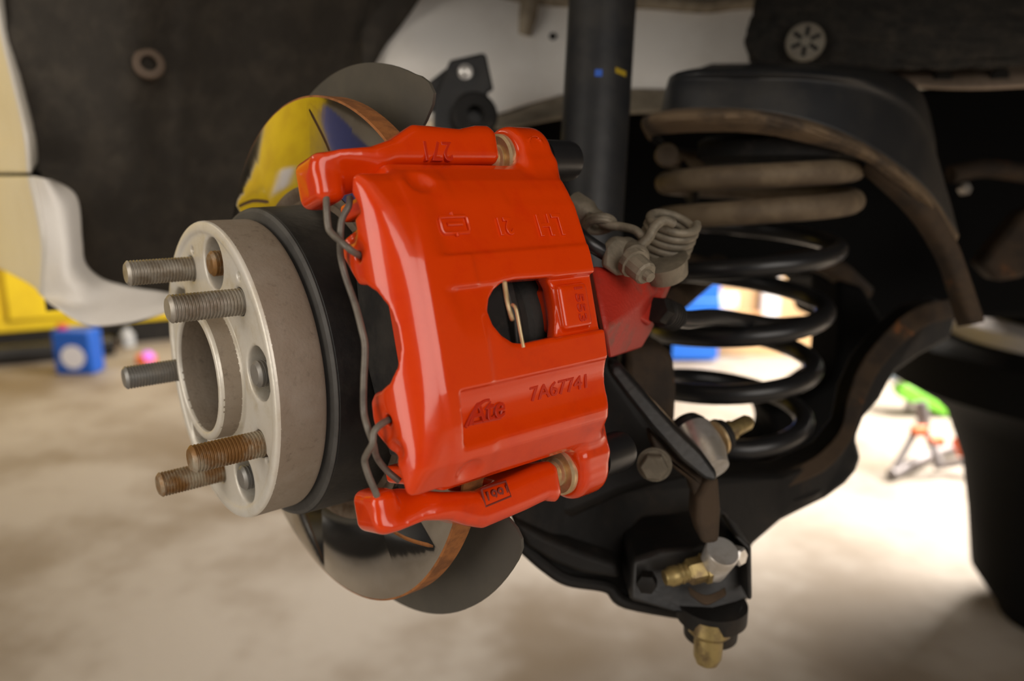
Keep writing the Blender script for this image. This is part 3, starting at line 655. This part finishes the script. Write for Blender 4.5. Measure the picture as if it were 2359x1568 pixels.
arm = thing('lower_arm', P(1700, 1240, .60), 'big black lower control arm that carries the coil spring and curves up at the right', 'control arm')
slab('arm_body', [(1170, 1180), (1205, 1262), (1250, 1300), (1295, 1338), (1345, 1346), (1395, 1355), (1425, 1375), (1445, 1392), (1475, 1386), (1620, 1425), (1728, 1388), (1732, 1262), (1800, 1202), (1862, 1171), (1905, 1150), (1950, 1117), (1975, 1088), (1987, 1055), (1975, 1012), (1990, 965), (2015, 920), (2065, 860), (2120, 820), (2190, 782), (2205, 720), (2170, 690), (2110, 712), (2040, 770), (1990, 835), (1960, 905), (1945, 985), (1900, 1045), (1800, 1090), (1560, 1098), (1440, 1120), (1300, 1120)],
     [.47, .47, .47, .47, .48, .48, .48, .48, .48, .50, .52, .54, .56, .58, .59, .60, .61, .62, .63, .64, .66, .68, .70, .72, .72, .70, .68, .66, .64, .62, .60, .585, .57, .54, .50, .47], .03, BLACKDIRT, arm, bev=.006, seg=3)
sheet('arm_flange', [[(2200, 688, .70), (2110, 708, .67), (2040, 765, .645), (1985, 835, .625), (1955, 910, .61), (1935, 990, .60), (1880, 1050, .585), (1800, 1090, .575)],
                     [(2205, 730, .695), (2130, 752, .665), (2070, 800, .64), (2020, 862, .62), (1990, 930, .605), (1962, 1010, .595), (1905, 1080, .58), (1810, 1125, .57)]], BROWNDIRT, arm, sub=6, th=.004)
tube('arm_lip', [P(1150, 1205, .468), P(1215, 1268, .468), P(1262, 1308, .468), P(1310, 1336, .468), P(1400, 1352, .475), P(1445, 1388, .475), P(1620, 1420, .495)], .004, BLACKDIRT, arm, n=10)
seat_c = P(1722, 1092, .625)
lathe('spring_pan', seat_c, UP, [(-.008, 0), (-.008, .050), (-.002, .060), (.002, .060), (.002, .056), (-.004, .048), (-.004, 0)], BLACKDIRT, arm, n=64)
slab('arm_rib', [(1180, 1200), (1260, 1240), (1330, 1270), (1420, 1300), (1430, 1335), (1340, 1322), (1280, 1300), (1215, 1262)], .462, .02, BLACKDIRT, arm, bev=.003)

kn = thing('wheel_knuckle', P(1450, 1150, .47), 'black wheel knuckle behind the disc with a rusty brown upright beside the coil spring', 'knuckle')
slab('knuckle_body', [(1130, 560), (1290, 400), (1330, 470), (1365, 600), (1395, 800), (1430, 860), (1500, 960), (1585, 1000), (1600, 1095), (1430, 1150), (1320, 1200), (1180, 1200), (1080, 1100)], .475, .06, BLACKDIRT, kn, bev=.008, seg=3)
slab('rusty_upright', [(1440, 800), (1500, 790), (1552, 815), (1560, 900), (1556, 985), (1520, 975), (1480, 930), (1440, 880)], .50, .04, BROWNDIRT, kn, bev=.006, seg=3)

link = thing('link_bracket', P(1640, 1240, .44), 'black stepped link bracket with a rusty lower end, bolted below the caliper pin', 'bracket')
slab('bracket_arm', [(1405, 838), (1428, 838), (1500, 920), (1560, 985), (1618, 1042), (1655, 1092), (1650, 1112), (1625, 1105), (1570, 1062), (1500, 985), (1452, 925), (1405, 862)], [.43, .43, .425, .42, .415, .41, .41, .41, .415, .42, .425, .43], .016, BLACK, link, bev=.003, seg=3)
slab('bracket_flange', [(1500, 1000), (1560, 1060), (1625, 1108), (1655, 1100), (1650, 1140), (1622, 1170), (1602, 1150), (1590, 1110), (1545, 1075), (1505, 1040)], .422, .02, BROWNDIRT, link, bev=.003, seg=3)
slab('bracket_foot', [(1625, 1108), (1656, 1098), (1662, 1180), (1658, 1252), (1618, 1256), (1602, 1200), (1605, 1150)], .418, .02, BROWNDIRT, link, bev=.003, seg=3)
bdir = np.array([-.25, -1, .1])
bw = lathe('bracket_bolt', P(1508, 1068, .425), bdir, [(.0, 0), (.0, .0098), (.002, .0098), (.002, .0088), (.003, .0088), (.003, 0)], LEVER, link, n=32)
lathe('bolt_head', P(1508, 1068, .425), bdir, [(.003, 0), (.003, .0078), (.0085, .0078), (.0095, .0068), (.0095, 0)], LEVER, bw, n=6, sharp=20)

bj = thing('ball_joint', P(1620, 1030, .45), 'bright steel ball joint with a black boot and yellowish threaded end by the coil spring', 'ball joint')
b0 = P(1585, 1040, .452); bdir2 = P(1742, 962, .475)-b0; L2 = np.linalg.norm(bdir2); bdir2 = bdir2/L2
jd = P(1640, 1075, .44)-P(1590, 985, .46); jd /= np.linalg.norm(jd)
lathe('joint_housing', P(1616, 1030, .447), jd, [(-.0165, 0), (-.0165, .008), (-.013, .0118), (-.002, .0132), (.006, .0128), (.0125, .0105), (.0165, .0095), (.0165, 0)], CHROME, bj, n=48)
lathe('joint_boot', P(1588, 990, .457), -jd, [(-.004, 0), (-.004, .0112), (.002, .0118), (.006, .0095), (.008, .006), (.008, 0)], RUBBER, bj, n=40)
sb = P(1648, 1010, .455); sdv = P(1742, 962, .468)-sb; sdv /= np.linalg.norm(sdv)
lathe('joint_washer', sb, sdv, [(0, .004), (0, .0112), (.0018, .0112), (.0018, .004)], BRASS, bj, n=40, closed=True)
lathe('joint_collar', sb, sdv, [(.0018, .004), (.0018, .0105), (.0045, .011), (.006, .0095), (.0075, .0095), (.0075, .004)], RUBDULL, bj, n=40, closed=True)
pf = [(.0075, 0), (.0075, .0062)]+[(s/1000, r/1000) for s, r in stud_profile(0, 4.5, 6.0, 1.5, .7)[2:-2]]
pf = [(.0075, 0), (.0075, .0064), (.0135, .0064), (.0135, .0052), (.026, .0050), (.0285, .0035), (.0285, 0)]
lathe('joint_stud', sb, sdv, pf, OLIVE, bj, n=28)

lb = thing('anchor_bracket', P(1640, 1440, .46), 'black box bracket under the link with yellowish bolts, hanging lowest of the suspension', 'bracket')
slab('bracket_box', [(1455, 1290), (1520, 1270), (1600, 1262), (1690, 1236), (1728, 1262), (1732, 1380), (1640, 1418), (1560, 1412), (1450, 1385)], [.455, .45, .45, .455, .46, .46, .445, .445, .455], .05, BLACK, lb, bev=.003)
slab('bracket_plate', [(1690, 1236), (1700, 1232), (1732, 1258), (1734, 1380), (1724, 1384), (1720, 1266)], .440, .03, BLACK, lb, bev=.0015)
bu = P(1652, 1290, .432)
lathe('steel_bush', bu, np.array([.15, -.55, .95]), [(-.011, 0), (-.011, .006), (-.0095, .0085), (.0085, .0098), (.010, .009), (.010, 0)], CHROME, lb, n=40)
lathe('round_nut', P(1688, 1276, .436), np.array([.6, -.7, .1]), [(0, 0), (0, .0055), (.006, .0055), (.007, .0045), (.007, 0)], CHROME, lb, n=6)
o1 = P(1625, 1308, .435); d1 = P(1525, 1332, .43)-o1; d1 /= np.linalg.norm(d1)
lathe('bolt_collar', o1, d1, [(-.002, 0), (-.002, .0088), (.0015, .0088), (.0015, .0075), (.010, .0075), (.0115, .0062), (.0115, 0)], OLIVE, lb, n=6)
lathe('bolt_end', o1, d1, [(s/1000, r/1000) for s, r in [(11, 0), (11, 5.6), (12, 5.9), (13.4, 5.2), (15, 5.9), (16.4, 5.2), (18, 5.9), (22, 5.9), (24, 4.6), (25.5, 4.4), (25.5, 0)]], OLIVE, lb, n=28)
sheet('bracket_scoop', [[(1585, 1352, .44), (1625, 1372, .435), (1668, 1356, .44)], [(1590, 1368, .437), (1628, 1392, .432), (1672, 1370, .437)]], BROWNDIRT, lb, sub=5, th=.003)
lathe('side_bolt', P(1490, 1340, .44), np.array([-.2, -1, .0]), [(-.004, 0), (-.004, .006), (.004, .006), (.005, .004), (.005, 0)], BLACKDIRT, lb, n=6)
lathe('pivot_collar', P(1640, 1400, .455), -UP, [(-.004, 0), (-.004, .021), (.006, .021), (.010, .0165), (.018, .0160), (.018, 0)], BLACKDIRT, lb, n=40)
lathe('pivot_tip', P(1635, 1442, .447), P(1628, 1530, .447)-P(1635, 1442, .447), [(-.004, 0), (-.004, .0125), (.004, .0122), (.007, .0088), (.018, .0082), (.0225, .006), (.024, .003), (.0242, 0)], OLIVE, lb, n=40)
hull('pivot_bolt', [P(1690, 1405, .45), P(1712, 1392, .45), P(1708, 1425, .45), P(1690, 1440, .45), P(1700, 1415, .44)], BLACKDIRT, lb, bev=.001)

# ================================================================== CAR BODY
car = thing('car_body', H(600, 300, -300), 'white raised car body with fender, wheel arch liner and inner panels round the brake', 'car')
# arch liner: inside of a drum round the axle; its outer edge follows the fender lip
LIPPX = [(-100, -420), (-28, -230), (-2, 35), (36, 200), (62, 310), (70, 398), (96, 480), (108, 560), (104, 640), (100, 682)]
LQ = [(at_u(x, y, -6)-HUB)*1000 for x, y in LIPPX]
LA = np.array([math.degrees(math.atan2(q@UP, q@Wd)) % 360 for q in LQ]); LR = np.array([math.hypot(q@UP, q@Wd) for q in LQ])
V = []; nu, nf = 28, 90
rs_ = np.random.RandomState(3)
for i in range(nu+1):
    u_ = -3+301*i/nu; bl = min(max(u_/70, 0), 1)
    for j in range(nf+1):
        ad = 72+112*j/nf; a = math.radians(ad); edge = np.interp(ad, LA, LR)+14
        R = edge*(1-bl)+(442+3*math.sin(u_*0.05))*bl+rs_.rand()*1.6 + (8 if 100 < u_ < 112 else 0)*math.exp(-((j-60)/26)**2)
        V.append(H(u_, R*math.sin(a), R*math.cos(a)))
F = [(i*(nf+1)+j, i*(nf+1)+j+1, (i+1)*(nf+1)+j+1, (i+1)*(nf+1)+j) for i in range(nu) for j in range(nf)]
lin = mk('arch_liner', V, F, LINER, car, sharp=None); md = lin.modifiers.new('t', 'SOLIDIFY'); md.thickness = .003; md.offset = 1
def clip_at(x, y, z, nrm, r, m, parent, spokes=6):
    c = P(x, y, z); d, a, b = frame(nrm)
    cl = lathe('push_clip', c, d, [(-.002, 0), (-.002, r), (.0015, r), (.003, r*.9), (.003, 0)], m, parent, n=40)
    for k in range(spokes):
        t = math.pi*2*k/spokes+.4; e = a*math.cos(t)+b*math.sin(t)
        box('clip_slot', c+d*.0031+e*r*.52, (r*.26, r*.10, .0006), DARKHOLE, cl, (e, np.cross(d, e), d))
    return cl
pc = P(343, 147, next(z for z in np.linspace(.4, 1.2, 900) if np.linalg.norm((P(343, 147, z)-HUB)-U*((P(343, 147, z)-HUB)@U)) > .430))
lathe('push_clip', pc, -FWD+RIGHT*.5, [(-.004, .007), (-.004, .0135), (.002, .0135), (.003, .012), (.003, .007)], mat('brown clip', (.11, .075, .05), .7), car, n=32, closed=True)
# fender and bumper corner: front skin and the flange that turns inboard
def lipz(x, y): return float((at_u(x, y, -6)-CAM)@FWD)
L0 = [(-90, -420), (-28, -230), (-2, 35), (36, 200), (62, 310), (70, 398)]
sheet('fender_panel', [[(x, y, lipz(x, y)) for x, y in L0], [(x+17, y-(4 if y < 398 else 26), lipz(x, y)+.012) for x, y in L0], [(x+17, y-(4 if y < 398 else 24), lipz(x, y)+.05) for x, y in L0]], WHITE, car, sub=6, th=.0015)
def skin(x, y, u=-6): return at_u(x, y, u)
def lipw(x, y, z): return at_u(x, y, -6)
sheet('fender_panel', [[skin(-190, -420), skin(-190, -230), skin(-190, 35), skin(-190, 200), skin(-190, 310), skin(-190, 398)],
                       [skin(-110, -420), skin(-95, -230), skin(-60, 35), skin(-40, 200), skin(-30, 310), skin(-25, 398)],
                       [lipw(-90, -420, .62), lipw(-28, -230, .625), lipw(-2, 35, .63), lipw(36, 200, .635), lipw(62, 310, .638), lipw(70, 398, .64)]], WHITE, car, sub=6, th=.0015, world=True)
sheet('bumper_corner', [[skin(-190, 406), skin(-190, 460), skin(-190, 500), skin(-190, 520), skin(-190, 540)],
                        [skin(-60, 406), skin(-40, 480), skin(-25, 545), skin(-15, 585), skin(-12, 612)],
                        [lipw(80, 406, .636), lipw(96, 480, .638), lipw(108, 560, .64), lipw(104, 640, .642), lipw(100, 682, .645)]], WHITE, car, sub=6, th=.002, world=True)
sheet('bumper_corner', [[(x, y, lipz(x, y)) for x, y in ((80, 406), (96, 480), (108, 560), (104, 640), (100, 682))]+[(130, 708, .645), (200, 748, .645), (300, 742, .645), (410, 712, .645)],
                        [(104, 412, .645), (138, 482, .648), (150, 560, .65), (148, 630, .65), (165, 668, .65), (200, 700, .65), (260, 712, .65), (330, 712, .65), (410, 690, .65)],
                        [(120, 416, .66), (176, 452, .66), (188, 550, .662), (196, 605, .662), (232, 640, .662), (280, 656, .662), (330, 666, .662), (372, 672, .662), (410, 680, .662)]], WHITEDIRT, car, sub=6, th=.002)
tube('panel_seam', [at_u(x, 402, -1) for x in (-150, -60, 0, 50, 84)], .004, VOID, car, n=8, sub=2)
# inner wheelhouse panel
sheet('inner_panel', [[(860, 10, .80), (950, -10, .81), (1100, -20, .83), (1300, -20, .85), (1550, -10, .86), (1800, 0, .86)],
                      [(845, 90, .81), (940, 60, .81), (1100, 60, .825), (1300, 60, .845), (1550, 70, .855), (1800, 80, .855)],
                      [(850, 180, .82), (940, 150, .80), (1100, 160, .815), (1300, 150, .84), (1550, 160, .85), (1800, 160, .85)],
                      [(900, 300, .84), (960, 280, .82), (1100, 275, .82), (1290, 222, .845), (1550, 205, .85), (1800, 210, .85)]], WHITEDIRT, car, sub=6, th=.002)
sheet('panel_shelf', [[(1080, 272, .82), (1180, 262, .825), (1290, 222, .843), (1420, 205, .85), (1560, 208, .85)],
                      [(1080, 300, .79), (1180, 292, .79), (1290, 272, .80), (1420, 262, .81), (1560, 255, .81)]], BEIGE, car, sub=5, th=.003)
tube('seam_sealer', [P(980, -40, .83), P(1100, -8, .838), P(1240, 2, .846), P(1400, 2, .85), P(1500, 4, .85), P(1620, 14, .853), P(1690, 6, .853), P(1790, 0, .853)], .008, BEIGE, car, n=12)
tube('sealer_drip', [P(1222, -10, .838), P(1216, 40, .834), P(1208, 82, .834)], [.011, .010, .0065], BEIGE, car, n=14)
lathe('panel_hole', P(1273, 86, .842), -FWD, [(-.002, 0), (-.002, .0042), (.003, .0042), (.003, 0)], DARKHOLE, car, n=24)
sheet('corner_shade_sheet', [[(830, -20, .78), (900, -20, .78), (985, -30, .79)], [(835, 80, .79), (880, 60, .79), (935, 40, .80)], [(835, 200, .80), (860, 150, .80), (880, 110, .81)]], LINER, car, sub=6, th=.004)  # dark sheet standing in for the soft shadow on the panel's left
# felt apron on the right, with its clip
sheet('felt_apron', [[(1742, -80, .74), (1800, -80, .735), (1950, -80, .73), (2150, -80, .72), (2420, -80, .71)],
                     [(1738, 20, .74), (1800, 15, .73), (1950, 15, .725), (2150, 15, .715), (2420, 15, .705)],
                     [(1720, 92, .74), (1800, 90, .728), (1950, 95, .72), (2150, 95, .712), (2420, 95, .70)],
                     [(1738, 160, .745), (1800, 160, .735), (1950, 158, .73), (2150, 156, .72), (2420, 148, .71)]], FELT, car, sub=10, th=.006, bump=.005, seed=4)
clip_at(1855, 97, .712, -FWD+DOWN*.1+RIGHT*-.25, .0178, CLIP, car)
sheet('floor_rail', [[(1990, 155, .78), (2100, 152, .78), (2250, 150, .78), (2420, 146, .78)],
                     [(2010, 165, .76), (2110, 178, .76), (2250, 180, .76), (2420, 172, .76)],
                     [(2040, 178, .75), (2130, 200, .75), (2260, 204, .75), (2420, 196, .75)]], PINKRAIL, car, sub=5, th=.003)
for x, y in ((2170, 181), (2300, 176)): lathe('rail_hole', P(x, y, .758), -FWD+UP*-.3, [(-.001, 0), (-.001, .009), (.003, .009), (.003, 0)], DARKHOLE, car, n=24)
# floor pan above, thickened to block far light; shade-black cross member behind
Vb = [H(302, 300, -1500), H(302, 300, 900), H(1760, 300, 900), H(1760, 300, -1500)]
prism('floor_pan_blocker', Vb, UP*.47, VOID, car)
prism('roof_light_blocker', [H(-4, 800, -1000), H(-4, 800, 1400), H(1760, 800, 1400), H(1760, 800, -1000)], UP*.02, WHITE, car)  # unseen slab added to keep ceiling light off the brake

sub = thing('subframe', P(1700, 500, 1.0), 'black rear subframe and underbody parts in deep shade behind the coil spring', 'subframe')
slab('cross_member', [(1240, 240), (1330, 262), (1520, 250), (2420, 180), (2420, 735), (2260, 735), (2160, 745), (2080, 760), (1985, 790), (1960, 700), (1900, 640), (1800, 640), (1600, 660), (1560, 700), (1540, 1000), (1300, 1150), (1150, 900), (1000, 500), (1000, 290)], 1.02, .25, VOID, sub, bev=.01)  # dark backdrop, underbody shade put into its colour
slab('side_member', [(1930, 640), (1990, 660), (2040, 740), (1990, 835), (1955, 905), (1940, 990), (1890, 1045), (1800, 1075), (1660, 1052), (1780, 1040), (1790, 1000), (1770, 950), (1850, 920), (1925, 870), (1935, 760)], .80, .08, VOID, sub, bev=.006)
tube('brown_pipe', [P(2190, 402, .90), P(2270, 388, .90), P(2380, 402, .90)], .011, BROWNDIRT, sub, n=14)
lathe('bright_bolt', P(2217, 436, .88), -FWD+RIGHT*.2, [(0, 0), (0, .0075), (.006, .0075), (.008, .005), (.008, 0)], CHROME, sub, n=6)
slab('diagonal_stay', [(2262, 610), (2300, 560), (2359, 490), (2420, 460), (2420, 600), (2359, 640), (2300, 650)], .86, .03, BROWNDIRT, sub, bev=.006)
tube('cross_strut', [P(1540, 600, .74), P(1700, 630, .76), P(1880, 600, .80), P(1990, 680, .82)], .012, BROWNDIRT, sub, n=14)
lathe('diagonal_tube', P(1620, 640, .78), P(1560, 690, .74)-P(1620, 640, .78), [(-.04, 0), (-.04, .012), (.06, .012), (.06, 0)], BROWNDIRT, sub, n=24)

mt = thing('panel_bracket', P(1075, 300, .72), 'black steel bracket with a small bolt and rubber bush before the white inner panel', 'bracket')
slab('bracket_plate', [(1036, 138), (1112, 121), (1120, 126), (1137, 205), (1122, 212), (1142, 320), (995, 330), (1000, 225)], .72, .012, BLACK, mt, bev=.002)
slab('bracket_wing', [(985, 190), (1036, 150), (1040, 230), (990, 260)], .735, .01, BLACK, mt, bev=.002)
lathe('bracket_bolt', P(1072, 166, .718), -FWD, [(-.002, 0), (-.002, .0072), (.001, .0072), (.001, .005), (.006, .005), (.007, .0035), (.007, 0)], CHROME, mt, n=20)
lathe('rubber_bush', P(1092, 268, .715), -FWD+RIGHT*.25, [(-.006, .0075), (-.006, .022), (.006, .022), (.009, .019), (.009, .0085), (.002, .0075)], RUBDULL, mt, n=40, closed=True)

# support on the right: bright plate, rubber puck, tapering black post
pa = floor_pt(2455, 1425); ax_ = np.array([pa[0], pa[1], 0])
zz = np.linalg.norm((P(2455, 800, 1)-CAM)[:2]); dd = np.linalg.norm(pa[:2]-CAM[:2])
stand = thing('support_stand', pa, 'tapering black support post with a rubber puck and bright top plate at the right edge', 'jack stand')
def hz(y): r = ray(2455, y); return CAM[2]+r[2]*(dd/np.linalg.norm(r[:2]))
def wr(px): return px*dd/FPX*0.93
t_ = [(hz(1425), wr(120)), (hz(1410), wr(130)), (hz(1330), wr(185)), (hz(1200), wr(205)), (hz(1080), wr(228)), (hz(960), wr(272)), (hz(905), wr(330)), (hz(880), wr(392)), (hz(880), 0)]
lathe('post_body', (pa[0], pa[1], 0), UP, [(0, 0), (0, wr(125))]+t_[1:-2]+[(hz(868), wr(392)), (hz(868), 0)], VOID, stand, n=64)  # post and puck: the car's shade is put into their black
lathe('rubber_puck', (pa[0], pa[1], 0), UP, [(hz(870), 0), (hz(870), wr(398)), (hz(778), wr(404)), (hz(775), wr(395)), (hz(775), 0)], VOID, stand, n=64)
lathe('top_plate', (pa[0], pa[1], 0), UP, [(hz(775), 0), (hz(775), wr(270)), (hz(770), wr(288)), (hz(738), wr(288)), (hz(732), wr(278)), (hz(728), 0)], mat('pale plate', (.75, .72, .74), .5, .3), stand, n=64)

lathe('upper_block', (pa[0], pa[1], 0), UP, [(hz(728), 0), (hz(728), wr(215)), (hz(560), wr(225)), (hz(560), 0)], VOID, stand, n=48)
# ================================================================== GARAGE
mE = np.array([.87, .5, 0]); mE /= np.linalg.norm(mE); mN = np.array([.5, -.87, 0]); mN /= np.linalg.norm(mN); m0 = np.array([-2.43, 3.55, 0])
mach = thing('yellow_machine', m0-mE*.8, 'tall yellow steel machine cabinet on a black base at the left behind the fender', 'machine')
def mbox(nm, s0, s1, z0, z1, out, m, dep=.7, parent=mach, bev=.01): return box(nm, m0+mE*(s0+s1)/2-mN*(dep/2-out)+UP*(z0+z1)/2, ((s1-s0)/2, dep/2, (z1-z0)/2), m, parent, (mE, mN, UP), bev=bev)
mbox('black_base', -2.5, .78, 0, .115, -.02, RUBDULL)
mbox('yellow_body', -2.5, .74, .115, 2.4, 0, YELLOW)
mbox('door_panel', -1.6, -.05, .17, 1.0, .025, YELLOW, dep=.05)
mbox('door_panel', .0, .70, .17, 1.0, .025, YELLOW, dep=.05)
mbox('white_panel', -2.07, -1.78, .88, 1.16, .02, LABELW, dep=.05)
bc = thing('blue_cabinet', m0-mE*3.2, 'tall dull blue cabinet beside the yellow machine, mirrored in the upper brake disc', 'cabinet')
mbox('cabinet_body', -4.6, -2.53, .05, 2.2, .0, BLUED, dep=.6, parent=bc); mbox('cabinet_door', -3.2, -2.57, .1, 2.1, .03, BLUED, dep=.05, parent=bc); mbox('cabinet_door', -3.9, -3.24, .1, 2.1, .03, BLUED, dep=.05, parent=bc)
mbox('plinth', -4.55, -2.58, 0, .05, -.03, RUBDULL, dep=.5, parent=bc)
tyre = thing('spare_tyre', (-1.22, .86, 0), 'black tyre lying flat on the floor, mirrored dark in the lower brake disc', 'tyre')
tt = [(.0, .20), (.02, .17), (.02, .165), (.18, .165), (.18, .17), (.20, .20), (.205, .25), (.19, .30), (.15, .325), (.05, .325), (.01, .30), (-.0, .25)]
lathe('tyre_carcass', (-1.22, .86, 0.002), UP, tt, RUBBER, tyre, n=64, closed=True)
can = thing('oil_can', floor_pt(187, 856), 'blue oil can with a white round label and red cap on the floor at left', 'can')
cp = floor_pt(187, 856); dcan = np.linalg.norm(cp[:2]); s_ = dcan/FPX
box('can_body', cp+UP*(.098), (39*s_, .05, .098), BLUE, can, bev=.012, seg=3)
lathe('round_label', cp+np.array([0.004, -.0545, .080]), np.array([0, -1, 0]), [(0, 0), (0, .052), (.0015, .052), (.0015, 0)], LABELW, can, n=40)
lathe('can_cap', cp+np.array([-.060, 0, .195]), UP, [(0, 0), (0, .022), (.022, .020), (.022, 0)], REDCAP, can, n=24)
bp = floor_pt(295, 797); bot = thing('grey_bottle', bp, 'pale grey bottle standing in the dark beside the blue can', 'bottle')
lathe('bottle_body', bp, UP, [(0, 0), (0, .035), (.06, .035), (.085, .016), (.10, .016), (.10, 0)], mat('pale plastic', (.45, .47, .50), .5), bot, n=28)
lathe('bottle_cap', bp, UP, [(.10, 0), (.10, .018), (.118, .018), (.118, 0)], RUBDULL, bot, n=24)
tl = thing('tire_roll', floor_pt(120, 822), 'long black rubber roll lying on the floor under the yellow machine', 'roll')
tube('rubber_roll', [floor_pt(-260, 858)+UP*.045, floor_pt(0, 840)+UP*.045, floor_pt(150, 827)+UP*.045, floor_pt(265, 815)+UP*.045], .045, RUBBER, tl, n=20)
lathe('roll_core', floor_pt(268, 815)+UP*.05, RIGHT, [(-.01, 0), (-.01, .02), (.012, .02), (.012, 0)], BROWNDIRT, tl, n=20)
pk = floor_pt(338, 838); puck = thing('orange_lamp', pk, 'small orange puck with a pink violet lens lying on the concrete at left', 'lamp')
lathe('lamp_body', pk, UP, [(0, 0), (0, .042), (.035, .045), (.045, .038), (.045, 0)], ORANGE, puck, n=32)
lathe('lamp_lens', pk+np.array([.02, -.02, .04]), np.array([.2, -1, .6]), [(-.01, 0), (-.01, .026), (.01, .024), (.018, .012), (.018, 0)], PINK, puck, n=28)

def gbox(nm, x0, x1, ytop, ybot, dist, dep, m, parent, bev=.006, zlift=None):
    pb = floor_pt((x0+x1)/2, 700, 0); f = dist
    a = P((x0+x1)/2, ytop, f); b = P((x0+x1)/2, ybot, f); hw = (x1-x0)/2*f/FPX
    zt_, zb = a[2], max(b[2], 0) if zlift is None else zlift
    return box(nm, (a[0], a[1]+dep/2, (zt_+zb)/2), (hw, dep/2, (zt_-zb)/2), m, parent, bev=bev)
g0 = thing('blue_bin', P(1610, 832, 3.5), 'bright blue bin with a pale panel seen through the coil spring', 'bin')
gbox('bin_body', 1500, 1662, 690, 836, 3.45, .4, BLUEBOX, g0); gbox('bin_rim', 1490, 1662, 640, 712, 3.44, .42, BLUEBOX, g0); gbox('bin_panel', 1640, 1702, 676, 712, 3.49, .02, LABELW, g0)
g1 = thing('wood_crate', P(1800, 836, 3.5), 'pale wooden crate with a white post beside the blue bin, seen through the coil', 'crate')
gbox('crate_body', 1664, 2000, 560, 838, 3.52, .5, CREAM, g1); gbox('crate_post', 1765, 1808, 560, 760, 3.49, .03, LABELW, g1); gbox('crate_plank', 1664, 1760, 720, 760, 3.49, .02, mat('brown plank', (.45, .24, .11), .7), g1)

tri = thing('tripod', floor_pt(2110, 1120), 'grey folding tripod with orange joints standing on the bright floor at right', 'tripod')
td = 2.2
for a, b in (((2127, 960), (2050, 1118)), ((2127, 975), (2165, 1068)), ((2150, 1075), (2260, 1055))):
    tube('tripod_leg', [P(*a, td), np.array([*P(*b, td-.05)[:2], max(P(*b, td-.05)[2], .012)])], .011, GREYM, tri, n=10, sub=1)
tube('tripod_column', [P(2120, 925, td), P(2130, 985, td)], .018, GREYM, tri, n=12, sub=1)
tube('tripod_foot', [np.array([*P(2050, 1118, td-.05)[:2], .02]), np.array([*P(2150, 1082, td+.1)[:2], .03]), np.array([*P(2240, 1050, td+.2)[:2], .03])], .016, GREYM, tri, n=10, sub=1)
for x, y in ((2117, 992), (2155, 1015), (2215, 1020), (2225, 1040)): lathe('orange_joint', P(x, y, td-.02), RIGHT, [(-.02, 0), (-.02, .016), (.02, .016), (.02, 0)], ORANGE, tri, n=16)
stl = thing('green_creeper', floor_pt(2140, 960), 'lime green and black wheeled creeper beyond the tripod at right', 'creeper')
prism('green_frame', [P(2072, 900, 2.7), P(2090, 885, 2.7), P(2125, 905, 2.7), P(2205, 952, 2.7), P(2195, 965, 2.7), P(2110, 930, 2.7), P(2078, 918, 2.7)], np.array([0, .06, 0]), GREEN, stl, bev=.006)
prism('green_frame', [P(2080, 846, 2.7), P(2100, 838, 2.7), P(2150, 872, 2.7), P(2148, 890, 2.7), P(2115, 882, 2.7), P(2090, 866, 2.7)], np.array([0, .06, 0]), GREEN, stl, bev=.006)
prism('black_pad', [P(2112, 882, 2.72), P(2150, 888, 2.72), P(2215, 925, 2.72), P(2210, 952, 2.72), P(2130, 915, 2.72)], np.array([0, .08, 0]), RUBBER, stl, bev=.006)
prism('pale_pad', [P(2045, 868, 2.75), P(2085, 845, 2.75), P(2092, 868, 2.75), P(2060, 882, 2.75)], np.array([0, .06, 0]), mat('pale blue cloth', (.45, .52, .72), .7), stl, bev=.006)
for x, y in ((2095, 915), (2190, 962)): tube('creeper_leg', [P(x, y, 2.74), np.array([*P(x, y, 2.74)[:2], .01])], .012, GREYM, stl, n=10, sub=1)
